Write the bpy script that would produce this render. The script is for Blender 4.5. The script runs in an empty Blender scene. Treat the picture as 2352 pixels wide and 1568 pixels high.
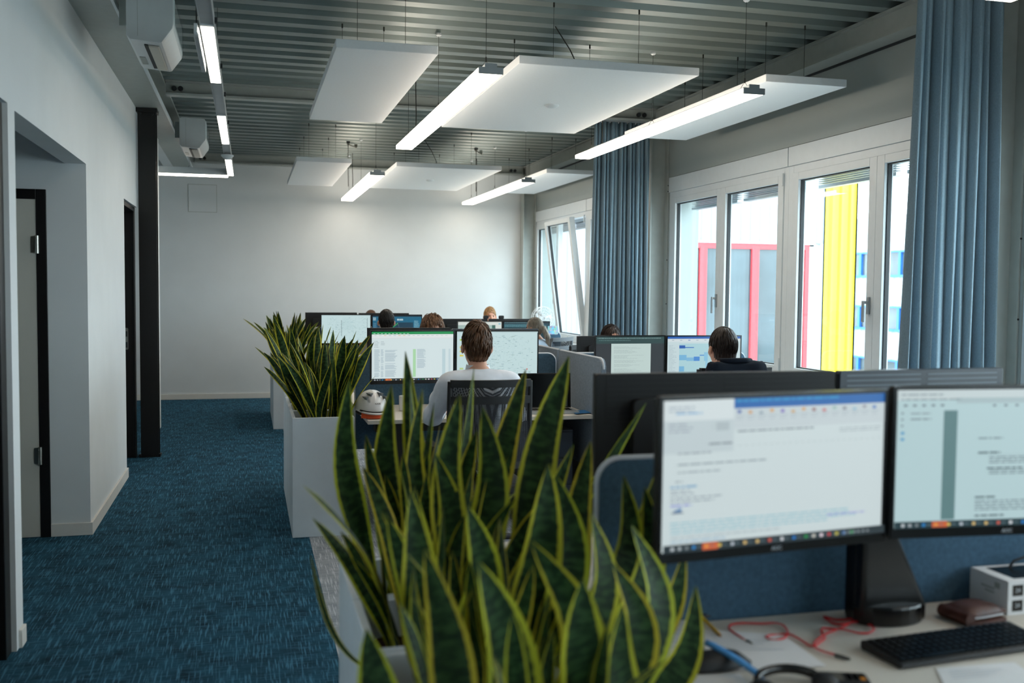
import bpy, bmesh, math, random
import numpy as np
from mathutils import Vector, Matrix, Euler

# ------------------------------------------------------------------ camera
SC = bpy.context.scene
COL = SC.collection
F_PX, VP, ROLL, CAM_H = 2287.0, (570.0, 655.0), 0.0095, 1.6
_c = np.array([1176.0, 784.0])
_d = np.array([VP[0] - _c[0], VP[1] - _c[1], F_PX])
_Y = _d / np.linalg.norm(_d)
_n = np.cross(_d, np.array([1.0, ROLL, 0.0]))
_Z = _n / np.linalg.norm(_n)
if _Z[1] > 0: _Z = -_Z
_X = np.cross(_Y, _Z)
if _X[0] < 0: _X = -_X
RW = np.stack([_X, _Y, _Z], 1)          # world -> camera (x right, y down, z forward)
CAMP = np.array([0.0, 0.0, CAM_H])
def at(px, py, ax, val):                # the point of a plane (axis ax = val) seen at a pixel of the photograph
    r = RW.T @ np.array([px - _c[0], py - _c[1], F_PX])
    return Vector(CAMP + r * ((val - CAMP[ax]) / r[ax]))
cd = bpy.data.cameras.new('camera'); cam = bpy.data.objects.new('camera', cd); COL.objects.link(cam)
cd.sensor_width = 36.0; cd.lens = F_PX / 2352 * 36.0
mw = Matrix.Identity(4)
for i in range(3):
    mw[i][0], mw[i][1], mw[i][2], mw[i][3] = RW[0, i], -RW[1, i], -RW[2, i], CAMP[i]
cam.matrix_world = mw
cd.dof.use_dof = True; cd.dof.focus_distance = 7.2; cd.dof.aperture_fstop = 2.4
cd.clip_start = 0.02; cd.clip_end = 400
SC.camera = cam

# ------------------------------------------------------------------ sky, exposure
wd = bpy.data.worlds.new('overcast_sky'); SC.world = wd; wd.use_nodes = True
bg = wd.node_tree.nodes['Background']
bg.inputs["Color"].default_value = (0.80, 0.92, 1.0, 1); bg.inputs["Strength"].default_value = 4.7
SC.view_settings.view_transform = 'Standard'; SC.view_settings.look = 'None'
SC.view_settings.gamma = 1.0; SC.view_settings.use_curve_mapping = False
SC.view_settings.exposure = 0.82
LAMP = 7.6                               # radiance of the lamp diffusers
try:
    SC.cycles.max_bounces = 10; SC.cycles.diffuse_bounces = 5; SC.cycles.transparent_max_bounces = 16
    SC.cycles.caustics_reflective = False; SC.cycles.caustics_refractive = False
    SC.cycles.sample_clamp_indirect = 6.0
except Exception: pass

# ------------------------------------------------------------------ helpers
PI = math.pi
def lin(c):
    return tuple(((x / 255) / 12.92 if x / 255 <= 0.04045 else ((x / 255 + 0.055) / 1.055) ** 2.4) for x in c)
_M = {}
def M(name, rgb=None, rough=0.5, metal=0.0, noise=0.12, nscale=14.0, bump=0.0, bscale=220.0, spec=0.5, emit=None, estr=0.0, coat=0.0, stretch=None):
    """procedural Principled material: colour broken up by noise, fine relief from a second noise"""
    if name in _M: return _M[name]
    m = bpy.data.materials.new(name); m.use_nodes = True; nt = m.node_tree; N = nt.nodes; L = nt.links
    b = N['Principled BSDF']; c = lin(rgb)
    b.inputs['Roughness'].default_value = rough; b.inputs['Metallic'].default_value = metal
    b.inputs['Specular IOR Level'].default_value = spec; b.inputs['Coat Weight'].default_value = coat
    tc = N.new('ShaderNodeTexCoord'); vec = tc.outputs['Object']
    if stretch:
        mp = N.new('ShaderNodeMapping'); mp.inputs['Scale'].default_value = stretch
        L.new(vec, mp.inputs['Vector']); vec = mp.outputs['Vector']
    if noise > 0:
        n = N.new('ShaderNodeTexNoise'); n.inputs['Scale'].default_value = nscale; n.inputs['Detail'].default_value = 3
        L.new(vec, n.inputs['Vector'])
        r = N.new('ShaderNodeValToRGB'); r.color_ramp.elements[0].position = 0.3; r.color_ramp.elements[1].position = 0.7
        r.color_ramp.elements[0].color = (*[x * (1 - noise) for x in c], 1)
        r.color_ramp.elements[1].color = (*[min(1, x * (1 + noise)) for x in c], 1)
        L.new(n.outputs['Fac'], r.inputs['Fac']); L.new(r.outputs['Color'], b.inputs['Base Color'])
    else: b.inputs['Base Color'].default_value = (*c, 1)
    if bump > 0:
        n2 = N.new('ShaderNodeTexNoise'); n2.inputs['Scale'].default_value = bscale; n2.inputs['Detail'].default_value = 2
        L.new(vec, n2.inputs['Vector'])
        bp = N.new('ShaderNodeBump'); bp.inputs['Strength'].default_value = bump; bp.inputs['Distance'].default_value = 0.003
        L.new(n2.outputs['Fac'], bp.inputs['Height']); L.new(bp.outputs['Normal'], b.inputs['Normal'])
    if emit is not None:
        b.inputs['Emission Color'].default_value = (*lin(emit), 1); b.inputs['Emission Strength'].default_value = estr
    _M[name] = m
    return m

class MB:
    """collects shapes; build() links them as ONE mesh object"""
    def __init__(s): s.v = []; s.f = []; s.m = []
    def add(s, vs, fs, mi=0, T=None):
        o = len(s.v)
        s.v += [tuple(T @ Vector(p)) if T is not None else tuple(p) for p in vs]
        s.f += [tuple(i + o for i in f) for f in fs]; s.m += [mi] * len(fs)
        return s
    def box(s, x0, x1, y0, y1, z0, z1, mi=0, T=None):
        return s.add([(x0,y0,z0),(x1,y0,z0),(x1,y1,z0),(x0,y1,z0),(x0,y0,z1),(x1,y0,z1),(x1,y1,z1),(x0,y1,z1)],
            [(0,3,2,1),(4,5,6,7),(0,1,5,4),(1,2,6,5),(2,3,7,6),(3,0,4,7)], mi, T)
    def prism(s, poly, a, b, axis='y', mi=0, T=None):
        n = len(poly)
        def P(p, t): return {'x': (t, p[0], p[1]), 'y': (p[0], t, p[1]), 'z': (p[0], p[1], t)}[axis]
        vs = [P(p, a) for p in poly] + [P(p, b) for p in poly]
        fs = [tuple(range(n))[::-1], tuple(range(n, 2 * n))] + [(i, (i + 1) % n, n + (i + 1) % n, n + i) for i in range(n)]
        return s.add(vs, fs, mi, T)
    def tube(s, pts, r, n=8, mi=0, T=None, caps=True, flat=1.0):
        pts = [Vector(p) for p in pts]; k = len(pts); R = r if hasattr(r, '__len__') else [r] * k
        vs = []; fs = []; prev = None
        for i, p in enumerate(pts):
            t = (pts[min(i + 1, k - 1)] - pts[max(i - 1, 0)])
            t = t.normalized() if t.length > 1e-9 else Vector((0, 0, 1))
            if prev is None:
                a = Vector((0, 0, 1)) if abs(t.z) < 0.9 else Vector((1, 0, 0)); u = t.cross(a).normalized()
            else:
                u = prev - t * prev.dot(t); u = u.normalized() if u.length > 1e-6 else t.orthogonal().normalized()
            prev = u; w = t.cross(u)
            for j in range(n):
                an = 2 * PI * j / n
                vs.append(p + u * (math.cos(an) * R[i]) + w * (math.sin(an) * R[i] * flat))
        for i in range(k - 1):
            for j in range(n): fs.append((i * n + j, i * n + (j + 1) % n, (i + 1) * n + (j + 1) % n, (i + 1) * n + j))
        if caps: fs += [tuple(range(n))[::-1], tuple(range((k - 1) * n, k * n))]
        return s.add(vs, fs, mi, T)
    def cyl(s, p0, p1, r0, r1=None, n=16, mi=0, T=None):
        return s.tube([p0, p1], [r0, r0 if r1 is None else r1], n, mi, T)
    def lathe(s, prof, c=(0, 0, 0), n=24, mi=0, T=None):
        vs = []; fs = []; k = len(prof)
        for r, z in prof:
            for j in range(n): a = 2 * PI * j / n; vs.append((c[0] + r * math.cos(a), c[1] + r * math.sin(a), c[2] + z))
        for i in range(k - 1):
            for j in range(n): fs.append((i*n+j, i*n+(j+1) % n, (i+1)*n+(j+1) % n, (i+1)*n+j))
        fs += [tuple(range(n))[::-1], tuple(range((k-1)*n, k*n))]
        return s.add(vs, fs, mi, T)
    def ring(s, c, R, r, n=28, m=6, mi=0, T=None, axis='z'):
        vs = []; fs = []
        for i in range(n):
            a = 2 * PI * i / n
            for j in range(m):
                b = 2 * PI * j / m; q = R + r * math.cos(b); h = r * math.sin(b)
                p = {'z': (q*math.cos(a), q*math.sin(a), h), 'y': (q*math.cos(a), h, q*math.sin(a)), 'x': (h, q*math.cos(a), q*math.sin(a))}[axis]
                vs.append((c[0]+p[0], c[1]+p[1], c[2]+p[2]))
        for i in range(n):
            for j in range(m): fs.append((i*m+j, ((i+1) % n)*m+j, ((i+1) % n)*m+(j+1) % m, i*m+(j+1) % m))
        return s.add(vs, fs, mi, T)
    def mesh(s, name, mats, smooth=None, fix=True):
        me = bpy.data.meshes.new(name); me.from_pydata(s.v, [], s.f); me.update()
        for m in (mats if isinstance(mats, (list, tuple)) else [mats]): me.materials.append(m)
        if len(set(s.m)) > 1: me.polygons.foreach_set('material_index', s.m)
        if fix and len(s.f) < 60000:
            bm = bmesh.new(); bm.from_mesh(me); bmesh.ops.recalc_face_normals(bm, faces=bm.faces); bm.to_mesh(me); bm.free()
        if smooth is not None:
            me.polygons.foreach_set('use_smooth', [True] * len(me.polygons))
            if smooth < 179: me.set_sharp_from_angle(angle=math.radians(smooth))
        return me
    def build(s, name, mats, parent=None, smooth=None, bevel=0.0, seg=2, fix=True):
        return link(name, s.mesh(name, mats, smooth, fix), parent, bevel, seg)
def link(name, me, parent=None, bevel=0.0, seg=2):
    o = bpy.data.objects.new(name, me); COL.objects.link(o)
    if parent: o.parent = parent
    if bevel > 0:
        b = o.modifiers.new('bevel', 'BEVEL'); b.width = bevel; b.segments = seg; b.limit_method = 'ANGLE'; b.angle_limit = math.radians(40)
    return o
def tag(o, label, cat, group=None):
    o['label'] = label; o['category'] = cat
    if group: o['group'] = group
    return o
def struct(o, label=None):
    o['kind'] = 'structure'
    if label: o['label'] = label
    return o
def thing(name, label, cat, loc=(0, 0, 0), rz=0.0, group=None):
    o = bpy.data.objects.new(name, None); COL.objects.link(o); o.empty_display_size = 0.05
    o.location = loc; o.rotation_euler = (0, 0, rz)
    return tag(o, label, cat, group)
def copy_tree(o, parent=None):
    c = o.copy(); COL.objects.link(c); c.parent = parent
    for ch in o.children: copy_tree(ch, c)
    return c
def rrect(x0, x1, y0, y1, r, n=4, corners=(1, 1, 1, 1)):
    """rounded rectangle outline, corners in order bl, br, tr, tl"""
    P = []
    for (cx, cy, a0, k) in ((x0, y0, PI, 0), (x1, y0, 1.5*PI, 1), (x1, y1, 0, 2), (x0, y1, .5*PI, 3)):
        if not corners[k]: P.append((cx, cy)); continue
        ox = cx + (r if k in (0, 3) else -r); oy = cy + (r if k in (0, 1) else -r)
        for i in range(n + 1):
            a = a0 + .5 * PI * i / n; P.append((ox + r * math.cos(a), oy + r * math.sin(a)))
    return P
def text_mesh(body, size, depth, mat, name='lettering'):
    cu = bpy.data.curves.new('t', 'FONT'); cu.body = body; cu.size = size; cu.extrude = depth; cu.align_x = 'CENTER'; cu.align_y = 'CENTER'
    cu.resolution_u = 2
    o = bpy.data.objects.new('t', cu); COL.objects.link(o)
    me = bpy.data.meshes.new_from_object(o.evaluated_get(bpy.context.evaluated_depsgraph_get()))
    bpy.data.objects.remove(o); me.materials.clear(); me.materials.append(mat); me.name = name
    return me
def Tm(loc=(0, 0, 0), rx=0, ry=0, rz=0):
    return Matrix.Translation(loc) @ Euler((rx, ry, rz)).to_matrix().to_4x4()
# ------------------------------------------------------------------ materials
def carpet(name, dark, mid, light):
    m = bpy.data.materials.new(name); m.use_nodes = True; nt = m.node_tree; N = nt.nodes; L = nt.links; b = N['Principled BSDF']
    b.inputs['Roughness'].default_value = 0.95; b.inputs['Specular IOR Level'].default_value = 0.15
    tc = N.new('ShaderNodeTexCoord')
    def nz(scale, detail, rough=0.5):
        mp = N.new('ShaderNodeMapping'); mp.inputs['Scale'].default_value = scale; L.new(tc.outputs['Object'], mp.inputs['Vector'])
        n = N.new('ShaderNodeTexNoise'); n.inputs['Scale'].default_value = 1; n.inputs['Detail'].default_value = detail; n.inputs['Roughness'].default_value = rough
        L.new(mp.outputs['Vector'], n.inputs['Vector']); return n.outputs['Fac']
    def ramp(x, a, c):
        r = N.new('ShaderNodeMapRange'); r.inputs['From Min'].default_value = a; r.inputs['From Max'].default_value = c; L.new(x, r.inputs['Value']); return r.outputs['Result']
    def mix(f, A, B):
        x = N.new('ShaderNodeMix'); x.data_type = 'RGBA'
        if hasattr(f, 'links'): L.new(f, x.inputs[0])
        else: x.inputs[0].default_value = f
        for s, v in ((6, A), (7, B)):
            if hasattr(v, 'links'): L.new(v, x.inputs[s])
            else: x.inputs[s].default_value = (*v, 1)
        return x.outputs[2]
    def mul(a, c):
        x = N.new('ShaderNodeMath'); x.operation = 'MULTIPLY'; L.new(a, x.inputs[0])
        if hasattr(c, 'links'): L.new(c, x.inputs[1])
        else: x.inputs[1].default_value = c
        return x.outputs[0]
    big = ramp(nz((7, 7, 7), 4), 0.30, 0.62)
    sy = ramp(nz((130, 6, 1), 2, .6), 0.53, 0.64); sx = ramp(nz((7, 140, 1), 2, .6), 0.53, 0.66)
    fine = ramp(nz((420, 420, 1), 1), 0.3, 0.7)
    base = mix(big, dark, mid)
    c1 = mix(mul(sy, 0.85), base, light); c2 = mix(mul(sx, 0.5), c1, light)
    c3 = mix(mul(fine, 0.25), c2, dark)
    L.new(c3, b.inputs['Base Color'])
    bp = N.new('ShaderNodeBump'); bp.inputs['Strength'].default_value = 0.5; bp.inputs['Distance'].default_value = 0.004
    L.new(fine, bp.inputs['Height']); L.new(bp.outputs['Normal'], b.inputs['Normal'])
    return m
m_teal = carpet('teal_carpet', (0.006, 0.030, 0.052), (0.018, 0.092, 0.150), (0.085, 0.26, 0.40))
m_greycarpet = carpet('grey_carpet', (0.22, 0.25, 0.29), (0.42, 0.45, 0.49), (0.72, 0.75, 0.78))
m_wall = M('white_plaster', (222, 227, 229), 0.85, noise=0.02, nscale=3, bump=0.05, bscale=300)
m_base = M('white_baseboard', (226, 224, 218), 0.5, noise=0.02)
m_ceil = M('corrugated_steel', (130, 142, 140), 0.38, metal=0.35, noise=0.06, nscale=2, stretch=(0.6, 6, 6))
m_steel = M('painted_steel_grey', (170, 176, 172), 0.45, metal=0.1, noise=0.04)
m_panelgrey = M('wall_panel_grey', (158, 166, 164), 0.55, noise=0.03, nscale=2)
m_white = M('white_window_frame', (212, 220, 224), 0.35, noise=0.02)
m_rubber = M('dark_gasket', (34, 40, 44), 0.6, noise=0.05)
m_black = M('black_powder_coat', (14, 14, 15), 0.4, noise=0.1)
m_blackmat = M('black_plastic', (20, 21, 23), 0.55, noise=0.1, bump=0.1, bscale=500)
m_blackgl = M('black_gloss_plastic', (10, 11, 12), 0.22, noise=0.05)
m_chrome = M('brushed_steel', (190, 188, 180), 0.3, metal=1.0, noise=0.05, stretch=(1, 1, 30))
m_alu = M('aluminium_housing', (172, 178, 182), 0.4, metal=0.6, noise=0.04)
m_panel = M('acoustic_felt_white', (230, 235, 238), 0.95, noise=0.015, nscale=60, bump=0.1, bscale=600)
m_wire = M('steel_wire', (70, 72, 70), 0.4, metal=0.8, noise=0.0)
m_lamp = M('opal_diffuser', (255, 246, 232), 0.5, noise=0.0, emit=(255, 240, 221), estr=LAMP)
m_lampcool = M('opal_track_diffuser', (255, 250, 240), 0.5, noise=0.0, emit=(255, 242, 224), estr=LAMP)
m_ac = M('white_ac_plastic', (214, 220, 222), 0.4, noise=0.02)
m_planter = M('white_planter_laminate', (212, 221, 228), 0.6, noise=0.02, bump=0.08, bscale=400)
m_soil = M('brown_soil', (58, 40, 30), 0.95, noise=0.5, nscale=60, bump=1.0, bscale=90)
m_desk = M('beige_desk_laminate', (214, 208, 198), 0.5, noise=0.03, nscale=30, stretch=(1, 12, 1))
m_navy = M('navy_steel', (30, 44, 60), 0.5, noise=0.08)
m_felt = M('slate_blue_felt', (74, 102, 124), 0.95, noise=0.14, nscale=70, bump=0.4, bscale=500, spec=0.15)
m_feltgrey = M('grey_felt', (128, 140, 152), 0.95, noise=0.12, nscale=70, bump=0.4, bscale=500, spec=0.15)
m_piping = M('pale_piping', (196, 202, 210), 0.7, noise=0.03)
m_door = M('pale_grey_door', (206, 204, 194), 0.6, noise=0.03, nscale=4, stretch=(1, 1, 0.2))
m_curtain = M('slate_blue_curtain', (146, 170, 184), 0.92, noise=0.1, nscale=180, bump=0.3, bscale=600, spec=0.2, stretch=(1, 1, 0.5))
def translucent(m, f):
    nt = m.node_tree; N = nt.nodes; L = nt.links; b = N['Principled BSDF']; o = N['Material Output']
    tr = N.new('ShaderNodeBsdfTranslucent'); mx = N.new('ShaderNodeMixShader'); mx.inputs[0].default_value = f
    if b.inputs['Base Color'].links: L.new(b.inputs['Base Color'].links[0].from_socket, tr.inputs['Color'])
    L.new(b.outputs[0], mx.inputs[1]); L.new(tr.outputs[0], mx.inputs[2]); L.new(mx.outputs[0], o.inputs['Surface'])
translucent(m_curtain, 0.08)
m_sheen = M('window_sheen_plastic', (52, 60, 70), 0.28, noise=0.05)  # monitor back coloured grey-blue for the window light it reflects
m_sheenslat = M('window_sheen_slat', (104, 116, 128), 0.3, noise=0.05)  # slats paler still, the same window reflection put into the colour
m_paper = M('white_paper', (228, 228, 230), 0.8, noise=0.02)
m_red = M('red_cable', (206, 36, 40), 0.45, noise=0.05)
m_leather = M('brown_leather', (74, 38, 28), 0.5, noise=0.25, nscale=40, bump=0.4, bscale=120)
m_ceram = M('white_ceramic', (226, 226, 226), 0.25, noise=0.02)
m_blue = M('blue_fabric_strap', (62, 132, 190), 0.8, noise=0.1, nscale=80)
m_cork = M('cork', (176, 128, 78), 0.85, noise=0.25, nscale=120)
def glassmat(name, tint, refl=1.0, rough=0.0):
    m = bpy.data.materials.new(name); m.use_nodes = True; nt = m.node_tree; N = nt.nodes; L = nt.links
    N.remove(N['Principled BSDF']); out = N['Material Output']
    t = N.new('ShaderNodeBsdfTransparent'); t.inputs['Color'].default_value = (*tint, 1)
    g = N.new('ShaderNodeBsdfGlossy'); g.inputs['Roughness'].default_value = rough
    lw = N.new('ShaderNodeLayerWeight'); lw.inputs['Blend'].default_value = 0.5
    p5 = N.new('ShaderNodeMath'); p5.operation = 'POWER'; p5.inputs[1].default_value = 5.0; L.new(lw.outputs['Facing'], p5.inputs[0])
    mu = N.new('ShaderNodeMath'); mu.operation = 'MULTIPLY_ADD'; mu.inputs[1].default_value = 0.9 * refl; mu.inputs[2].default_value = 0.035 * refl; L.new(p5.outputs[0], mu.inputs[0])
    mx = N.new('ShaderNodeMixShader'); L.new(mu.outputs[0], mx.inputs[0]); L.new(t.outputs[0], mx.inputs[1]); L.new(g.outputs[0], mx.inputs[2]); L.new(mx.outputs[0], out.inputs['Surface'])
    return m
m_glass = glassmat('window_glass', (0.93, 0.97, 0.97))
m_clear = glassmat('clear_bottle_glass', (0.9, 0.93, 0.94))
def meshmat(name, rgb, scale, open_frac):
    """woven net: holes let the view through"""
    m = bpy.data.materials.new(name); m.use_nodes = True; nt = m.node_tree; N = nt.nodes; L = nt.links; b = N['Principled BSDF']
    b.inputs['Base Color'].default_value = (*lin(rgb), 1); b.inputs['Roughness'].default_value = 0.7
    tc = N.new('ShaderNodeTexCoord'); v = N.new('ShaderNodeTexVoronoi'); v.inputs['Scale'].default_value = scale; v.inputs['Randomness'].default_value = 0.0
    L.new(tc.outputs['Object'], v.inputs['Vector'])
    lt = N.new('ShaderNodeMath'); lt.operation = 'GREATER_THAN'; lt.inputs[1].default_value = open_frac; L.new(v.outputs['Distance'], lt.inputs[0])
    L.new(lt.outputs[0], b.inputs['Alpha']); return m
m_net = meshmat('black_net', (30, 33, 40), 210, 0.43)
def leafmat():
    m = bpy.data.materials.new('snake_plant_leaf'); m.use_nodes = True; nt = m.node_tree; N = nt.nodes; L = nt.links; b = N['Principled BSDF']
    b.inputs['Roughness'].default_value = 0.5; b.inputs['Specular IOR Level'].default_value = 0.22
    uv = N.new('ShaderNodeUVMap'); uv.uv_map = 'UVMap'; sp = N.new('ShaderNodeSeparateXYZ'); L.new(uv.outputs[0], sp.inputs[0])
    def math_(op, a, c=None):
        x = N.new('ShaderNodeMath'); x.operation = op
        for i, q in enumerate((a, c)):
            if q is None: continue
            if hasattr(q, 'links'): L.new(q, x.inputs[i])
            else: x.inputs[i].default_value = q
        return x.outputs[0]
    oi = N.new('ShaderNodeObjectInfo')
    mp = N.new('ShaderNodeMapping'); mp.inputs['Scale'].default_value = (2.2, 34, 1); L.new(uv.outputs[0], mp.inputs['Vector'])
    off = N.new('ShaderNodeCombineXYZ'); L.new(math_('MULTIPLY', oi.outputs['Random'], 40.0), off.inputs[1]); L.new(off.outputs[0], mp.inputs['Location'])
    n = N.new('ShaderNodeTexNoise'); n.inputs['Scale'].default_value = 1; n.inputs['Detail'].default_value = 3; L.new(mp.outputs[0], n.inputs['Vector'])
    edge0 = math_('MULTIPLY', math_('ABSOLUTE', math_('SUBTRACT', sp.outputs[0], 0.5)), 2.0)
    edge = math_('ADD', edge0, math_('MULTIPLY', math_('SUBTRACT', n.outputs['Fac'], 0.5), 0.16))
    er = N.new('ShaderNodeMapRange'); er.interpolation_type = 'SMOOTHSTEP'; er.inputs['From Min'].default_value = 0.70; er.inputs['From Max'].default_value = 0.80; L.new(edge, er.inputs['Value'])
    r = N.new('ShaderNodeValToRGB'); e = r.color_ramp.elements; e[0].position = 0.42; e[1].position = 0.66
    e[0].color = (0.008, 0.026, 0.009, 1); e[1].color = (0.036, 0.090, 0.026, 1); L.new(n.outputs['Fac'], r.inputs['Fac'])
    yl = N.new('ShaderNodeValToRGB'); ye = yl.color_ramp.elements; ye[0].color = (0.42, 0.47, 0.03, 1); ye[1].color = (0.60, 0.48, 0.04, 1); L.new(oi.outputs['Random'], yl.inputs['Fac'])
    mx = N.new('ShaderNodeMix'); mx.data_type = 'RGBA'; L.new(er.outputs[0], mx.inputs[0]); L.new(r.outputs[0], mx.inputs[6]); L.new(yl.outputs[0], mx.inputs[7])
    L.new(mx.outputs[2], b.inputs['Base Color'])
    return m
m_leaf = leafmat()
def screenmat():
    m = bpy.data.materials.new('lit_screen'); m.use_nodes = True; nt = m.node_tree; N = nt.nodes; L = nt.links; b = N['Principled BSDF']
    b.inputs['Base Color'].default_value = (0.02, 0.02, 0.02, 1); b.inputs['Roughness'].default_value = 0.35
    a = N.new('ShaderNodeAttribute'); a.attribute_name = 'col'; L.new(a.outputs['Color'], b.inputs['Emission Color']); b.inputs['Emission Strength'].default_value = 0.47
    return m
m_screen = screenmat()
# ------------------------------------------------------------------ the room
XL, XR, YB, YF, ZC = -0.98, 4.17, -6.0, 14.56, 3.41
struct(MB().box(-4.0, 0.37, YB, YF, -0.08, 0.0).build('floor', m_teal), 'teal woven carpet of the corridor')
struct(MB().box(0.37, XR, YB, YF, -0.08, 0.0).build('floor', m_greycarpet), 'light grey woven carpet under the desks')
# corrugated ceiling: ribs across the room every 25 cm
mb = MB(); prof = []; y = YB - 0.1
while y < YF + 0.1:
    for dy, z in ((0, 0), (.105, 0), (.135, .07), (.220, .07)): prof.append((y + dy, ZC + z))
    y += 0.25
vs = [(x, p[0], p[1]) for x in (-0.97, XR + 0.02) for p in prof]; n = len(prof)
mb.add(vs, [(i, i + 1, n + i + 1, n + i) for i in range(n - 1)])
struct(mb.build('ceiling', m_ceil), 'corrugated sheet steel ceiling with ribs across the room')
struct(MB().box(-4.0, 4.6, YB, YF + 0.2, 3.56, 3.7).box(-4.0, -0.97, YB, YF, 3.30, 3.36).build('ceiling', m_wall), 'roof slab above the steel sheet')
# walls
struct(MB().box(-4.0, 4.5, YF, YF + 0.2, 0, 3.6).build('wall_far', m_wall), 'white far end wall')
struct(MB().box(-4.0, 4.5, YB - 0.2, YB, 0, 3.6).build('wall_back', m_wall))
W0 = -1.106
mb = MB()
mb.box(W0, XL, YB, 3.55, 0, 3.3).box(W0, XL, 3.55, 4.66, 2.36, 3.3).box(W0, XL, 4.66, 4.79, 0, 3.3)
mb.box(W0, XL, 4.79, 6.77, 2.35, 3.3).box(W0, XL, 6.77, 8.74, 0, 3.3).box(W0, XL, 8.74, 9.72, 2.30, 3.3).box(W0, XL, 9.72, YF, 3.205, 3.3)
struct(mb.build('wall_left', m_wall), 'white partition wall along the corridor with openings')
struct(MB().box(-4.0, W0, 6.77, 6.9, 0, 3.3).build('wall_recess', m_wall), 'white wall at the end of the recess')
struct(MB().box(-4.1, -4.0, YB, YF, 0, 3.6).build('wall_outer', m_wall))
struct(MB().box(-1.12, -0.955, 11.6, 11.78, 0, 3.21).build('wall_pier', m_wall), 'narrow white wall pier beyond the black column')
mb = MB()
for a, b in ((6.77, 8.74), (4.70, 4.79)): mb.box(XL, XL + 0.014, a, b, 0, 0.08)
mb.box(-1.212, XL + 0.014, 6.756, 6.77, 0, 0.08)
struct(mb.build('baseboard_left', m_base, bevel=0.002))
struct(MB().box(-4, 4.0, YF - 0.014, YF, 0, 0.075).build('baseboard_far', m_base, bevel=0.002))
# window wall
BAYS = [(-4.85, -0.2), (0.0, 4.64), (4.84, 9.5), (9.7, 14.45)]
mb = MB().box(XR, 4.5, YB, YF, 0, 0.88).box(XR, 4.5, YB, YF, 2.74, 3.6)
ed = [YB] + [q for b in BAYS for q in b] + [YF]
for i in range(0, len(ed), 2): mb.box(XR, 4.5, ed[i], ed[i + 1], 0.88, 2.74)
struct(mb.build('wall_right', m_panelgrey), 'grey panel wall around the windows')
struct(MB().box(4.02, XR, YB, YF, 0.86, 0.88).build('trim_1', m_white, bevel=0.003), 'white window sill board')
struct(MB().box(4.155, XR, YB, YF, 3.235, 3.25).build('trim_2', m_rubber), 'thin dark strip drawn as the shadow gap under the edge beam')  # dark strip painted in for the shadow between beam and wall
mb = MB()
for a, b in BAYS:
    mid = (a + b) / 2
    for p, q in ((a, mid - 0.006), (mid + 0.006, b)): mb.box(4.16, 4.3, p, q, 2.585, 2.735)
struct(mb.build('trim_3', m_white, bevel=0.003), 'white header panels above the windows')

def window(idx, y0, y1, tilt=0.0, detail=True):
    w = bpy.data.objects.new('window_%d' % idx, None); COL.objects.link(w); struct(w, 'white double-leaf window with a grey handle')
    w.location = (0, 0, 0)
    z0, z1, X0, X1 = 0.88, 2.585, 4.175, 4.27
    mb = MB().box(X0, X1, y0, y0 + 0.07, z0, z1).box(X0, X1, y1 - 0.07, y1, z0, z1).box(X0, X1, y0 + .07, y1 - .07, z0, z0 + .05).box(X0, X1, y0 + .07, y1 - .07, z1 - .06, z1)
    mb.build('window_frame', m_white, w, bevel=0.003)
    mid = (y0 + y1) / 2
    MB().box(4.40, 4.46, y0 + .05, y1 - .05, 2.50, 2.60).build('blind_box', m_alu, w)
    for k, (a, b) in enumerate(((y0 + .07, mid), (mid, y1 - .07))):
        s = bpy.data.objects.new('sash', None); COL.objects.link(s); s.parent = w
        s.location = (4.20, 0, z0 + .05)
        if tilt and k == 0: s.rotation_euler = (0, -tilt, 0)
        H = z1 - z0 - .11; fw = .085
        MB().box(-.035, .035, a, a + fw, 0, H).box(-.035, .035, b - fw, b, 0, H).box(-.035, .035, a + fw, b - fw, 0, fw * .7).box(-.035, .035, a + fw, b - fw, H - fw * .7, H).build('sash_frame', m_white, s, bevel=0.004)
        g = .008
        MB().box(-.01, .02, a + fw - .001, a + fw + g, fw * .7, H - fw * .7).box(-.01, .02, b - fw - g, b - fw + .001, fw * .7, H - fw * .7).box(-.01, .02, a + fw, b - fw, fw * .7, fw * .7 + g).box(-.01, .02, a + fw, b - fw, H - fw * .7 - g, H - fw * .7).build('gasket', m_rubber, s)
        MB().box(.003, .008, a + fw, b - fw, fw * .7, H - fw * .7).build('pane', m_glass, s)
        if detail:
            for q in range(5):
                MB().box(4.36, 4.42, a + .06, b - .06, 2.44 + q * .016, 2.445 + q * .016).build('slat', m_alu, w)
            MB().box(4.36, 4.42, a + .06, b - .06, 2.405, 2.43).build('blind_rail', m_alu, w)
    # handle on the meeting stile of the far leaf
    hy = mid + .045; hz = 1.50
    h = MB().box(4.150, 4.166, hy - .014, hy + .014, hz - .06, hz + .06).box(4.115, 4.152, hy - .009, hy + .009, hz + .012, hz + .032)
    h.box(4.110, 4.122, hy - .011, hy + .011, hz - .115, hz + .034)
    h.build('handle', m_alu, w, bevel=0.003)
    if detail:
        MB().cyl((4.16, y0 + .075, 2.44), (4.16, y0 + .075, 2.54), .009).build('hinge', m_white, w)
        MB().cyl((4.16, y0 + .075, .95), (4.16, y0 + .075, 1.05), .009).build('hinge', m_white, w)
    return w
window(1, 7.17, 9.5); window(2, 4.84, 7.17)
window(3, 12.075, 14.45, tilt=math.radians(7.5)); window(4, 9.7, 12.075)
window(5, 2.32, 4.64, detail=False); window(6, 0.0, 2.32, detail=False); window(7, -2.52, -.2, detail=False); window(8, -4.85, -2.52, detail=False)

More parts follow.
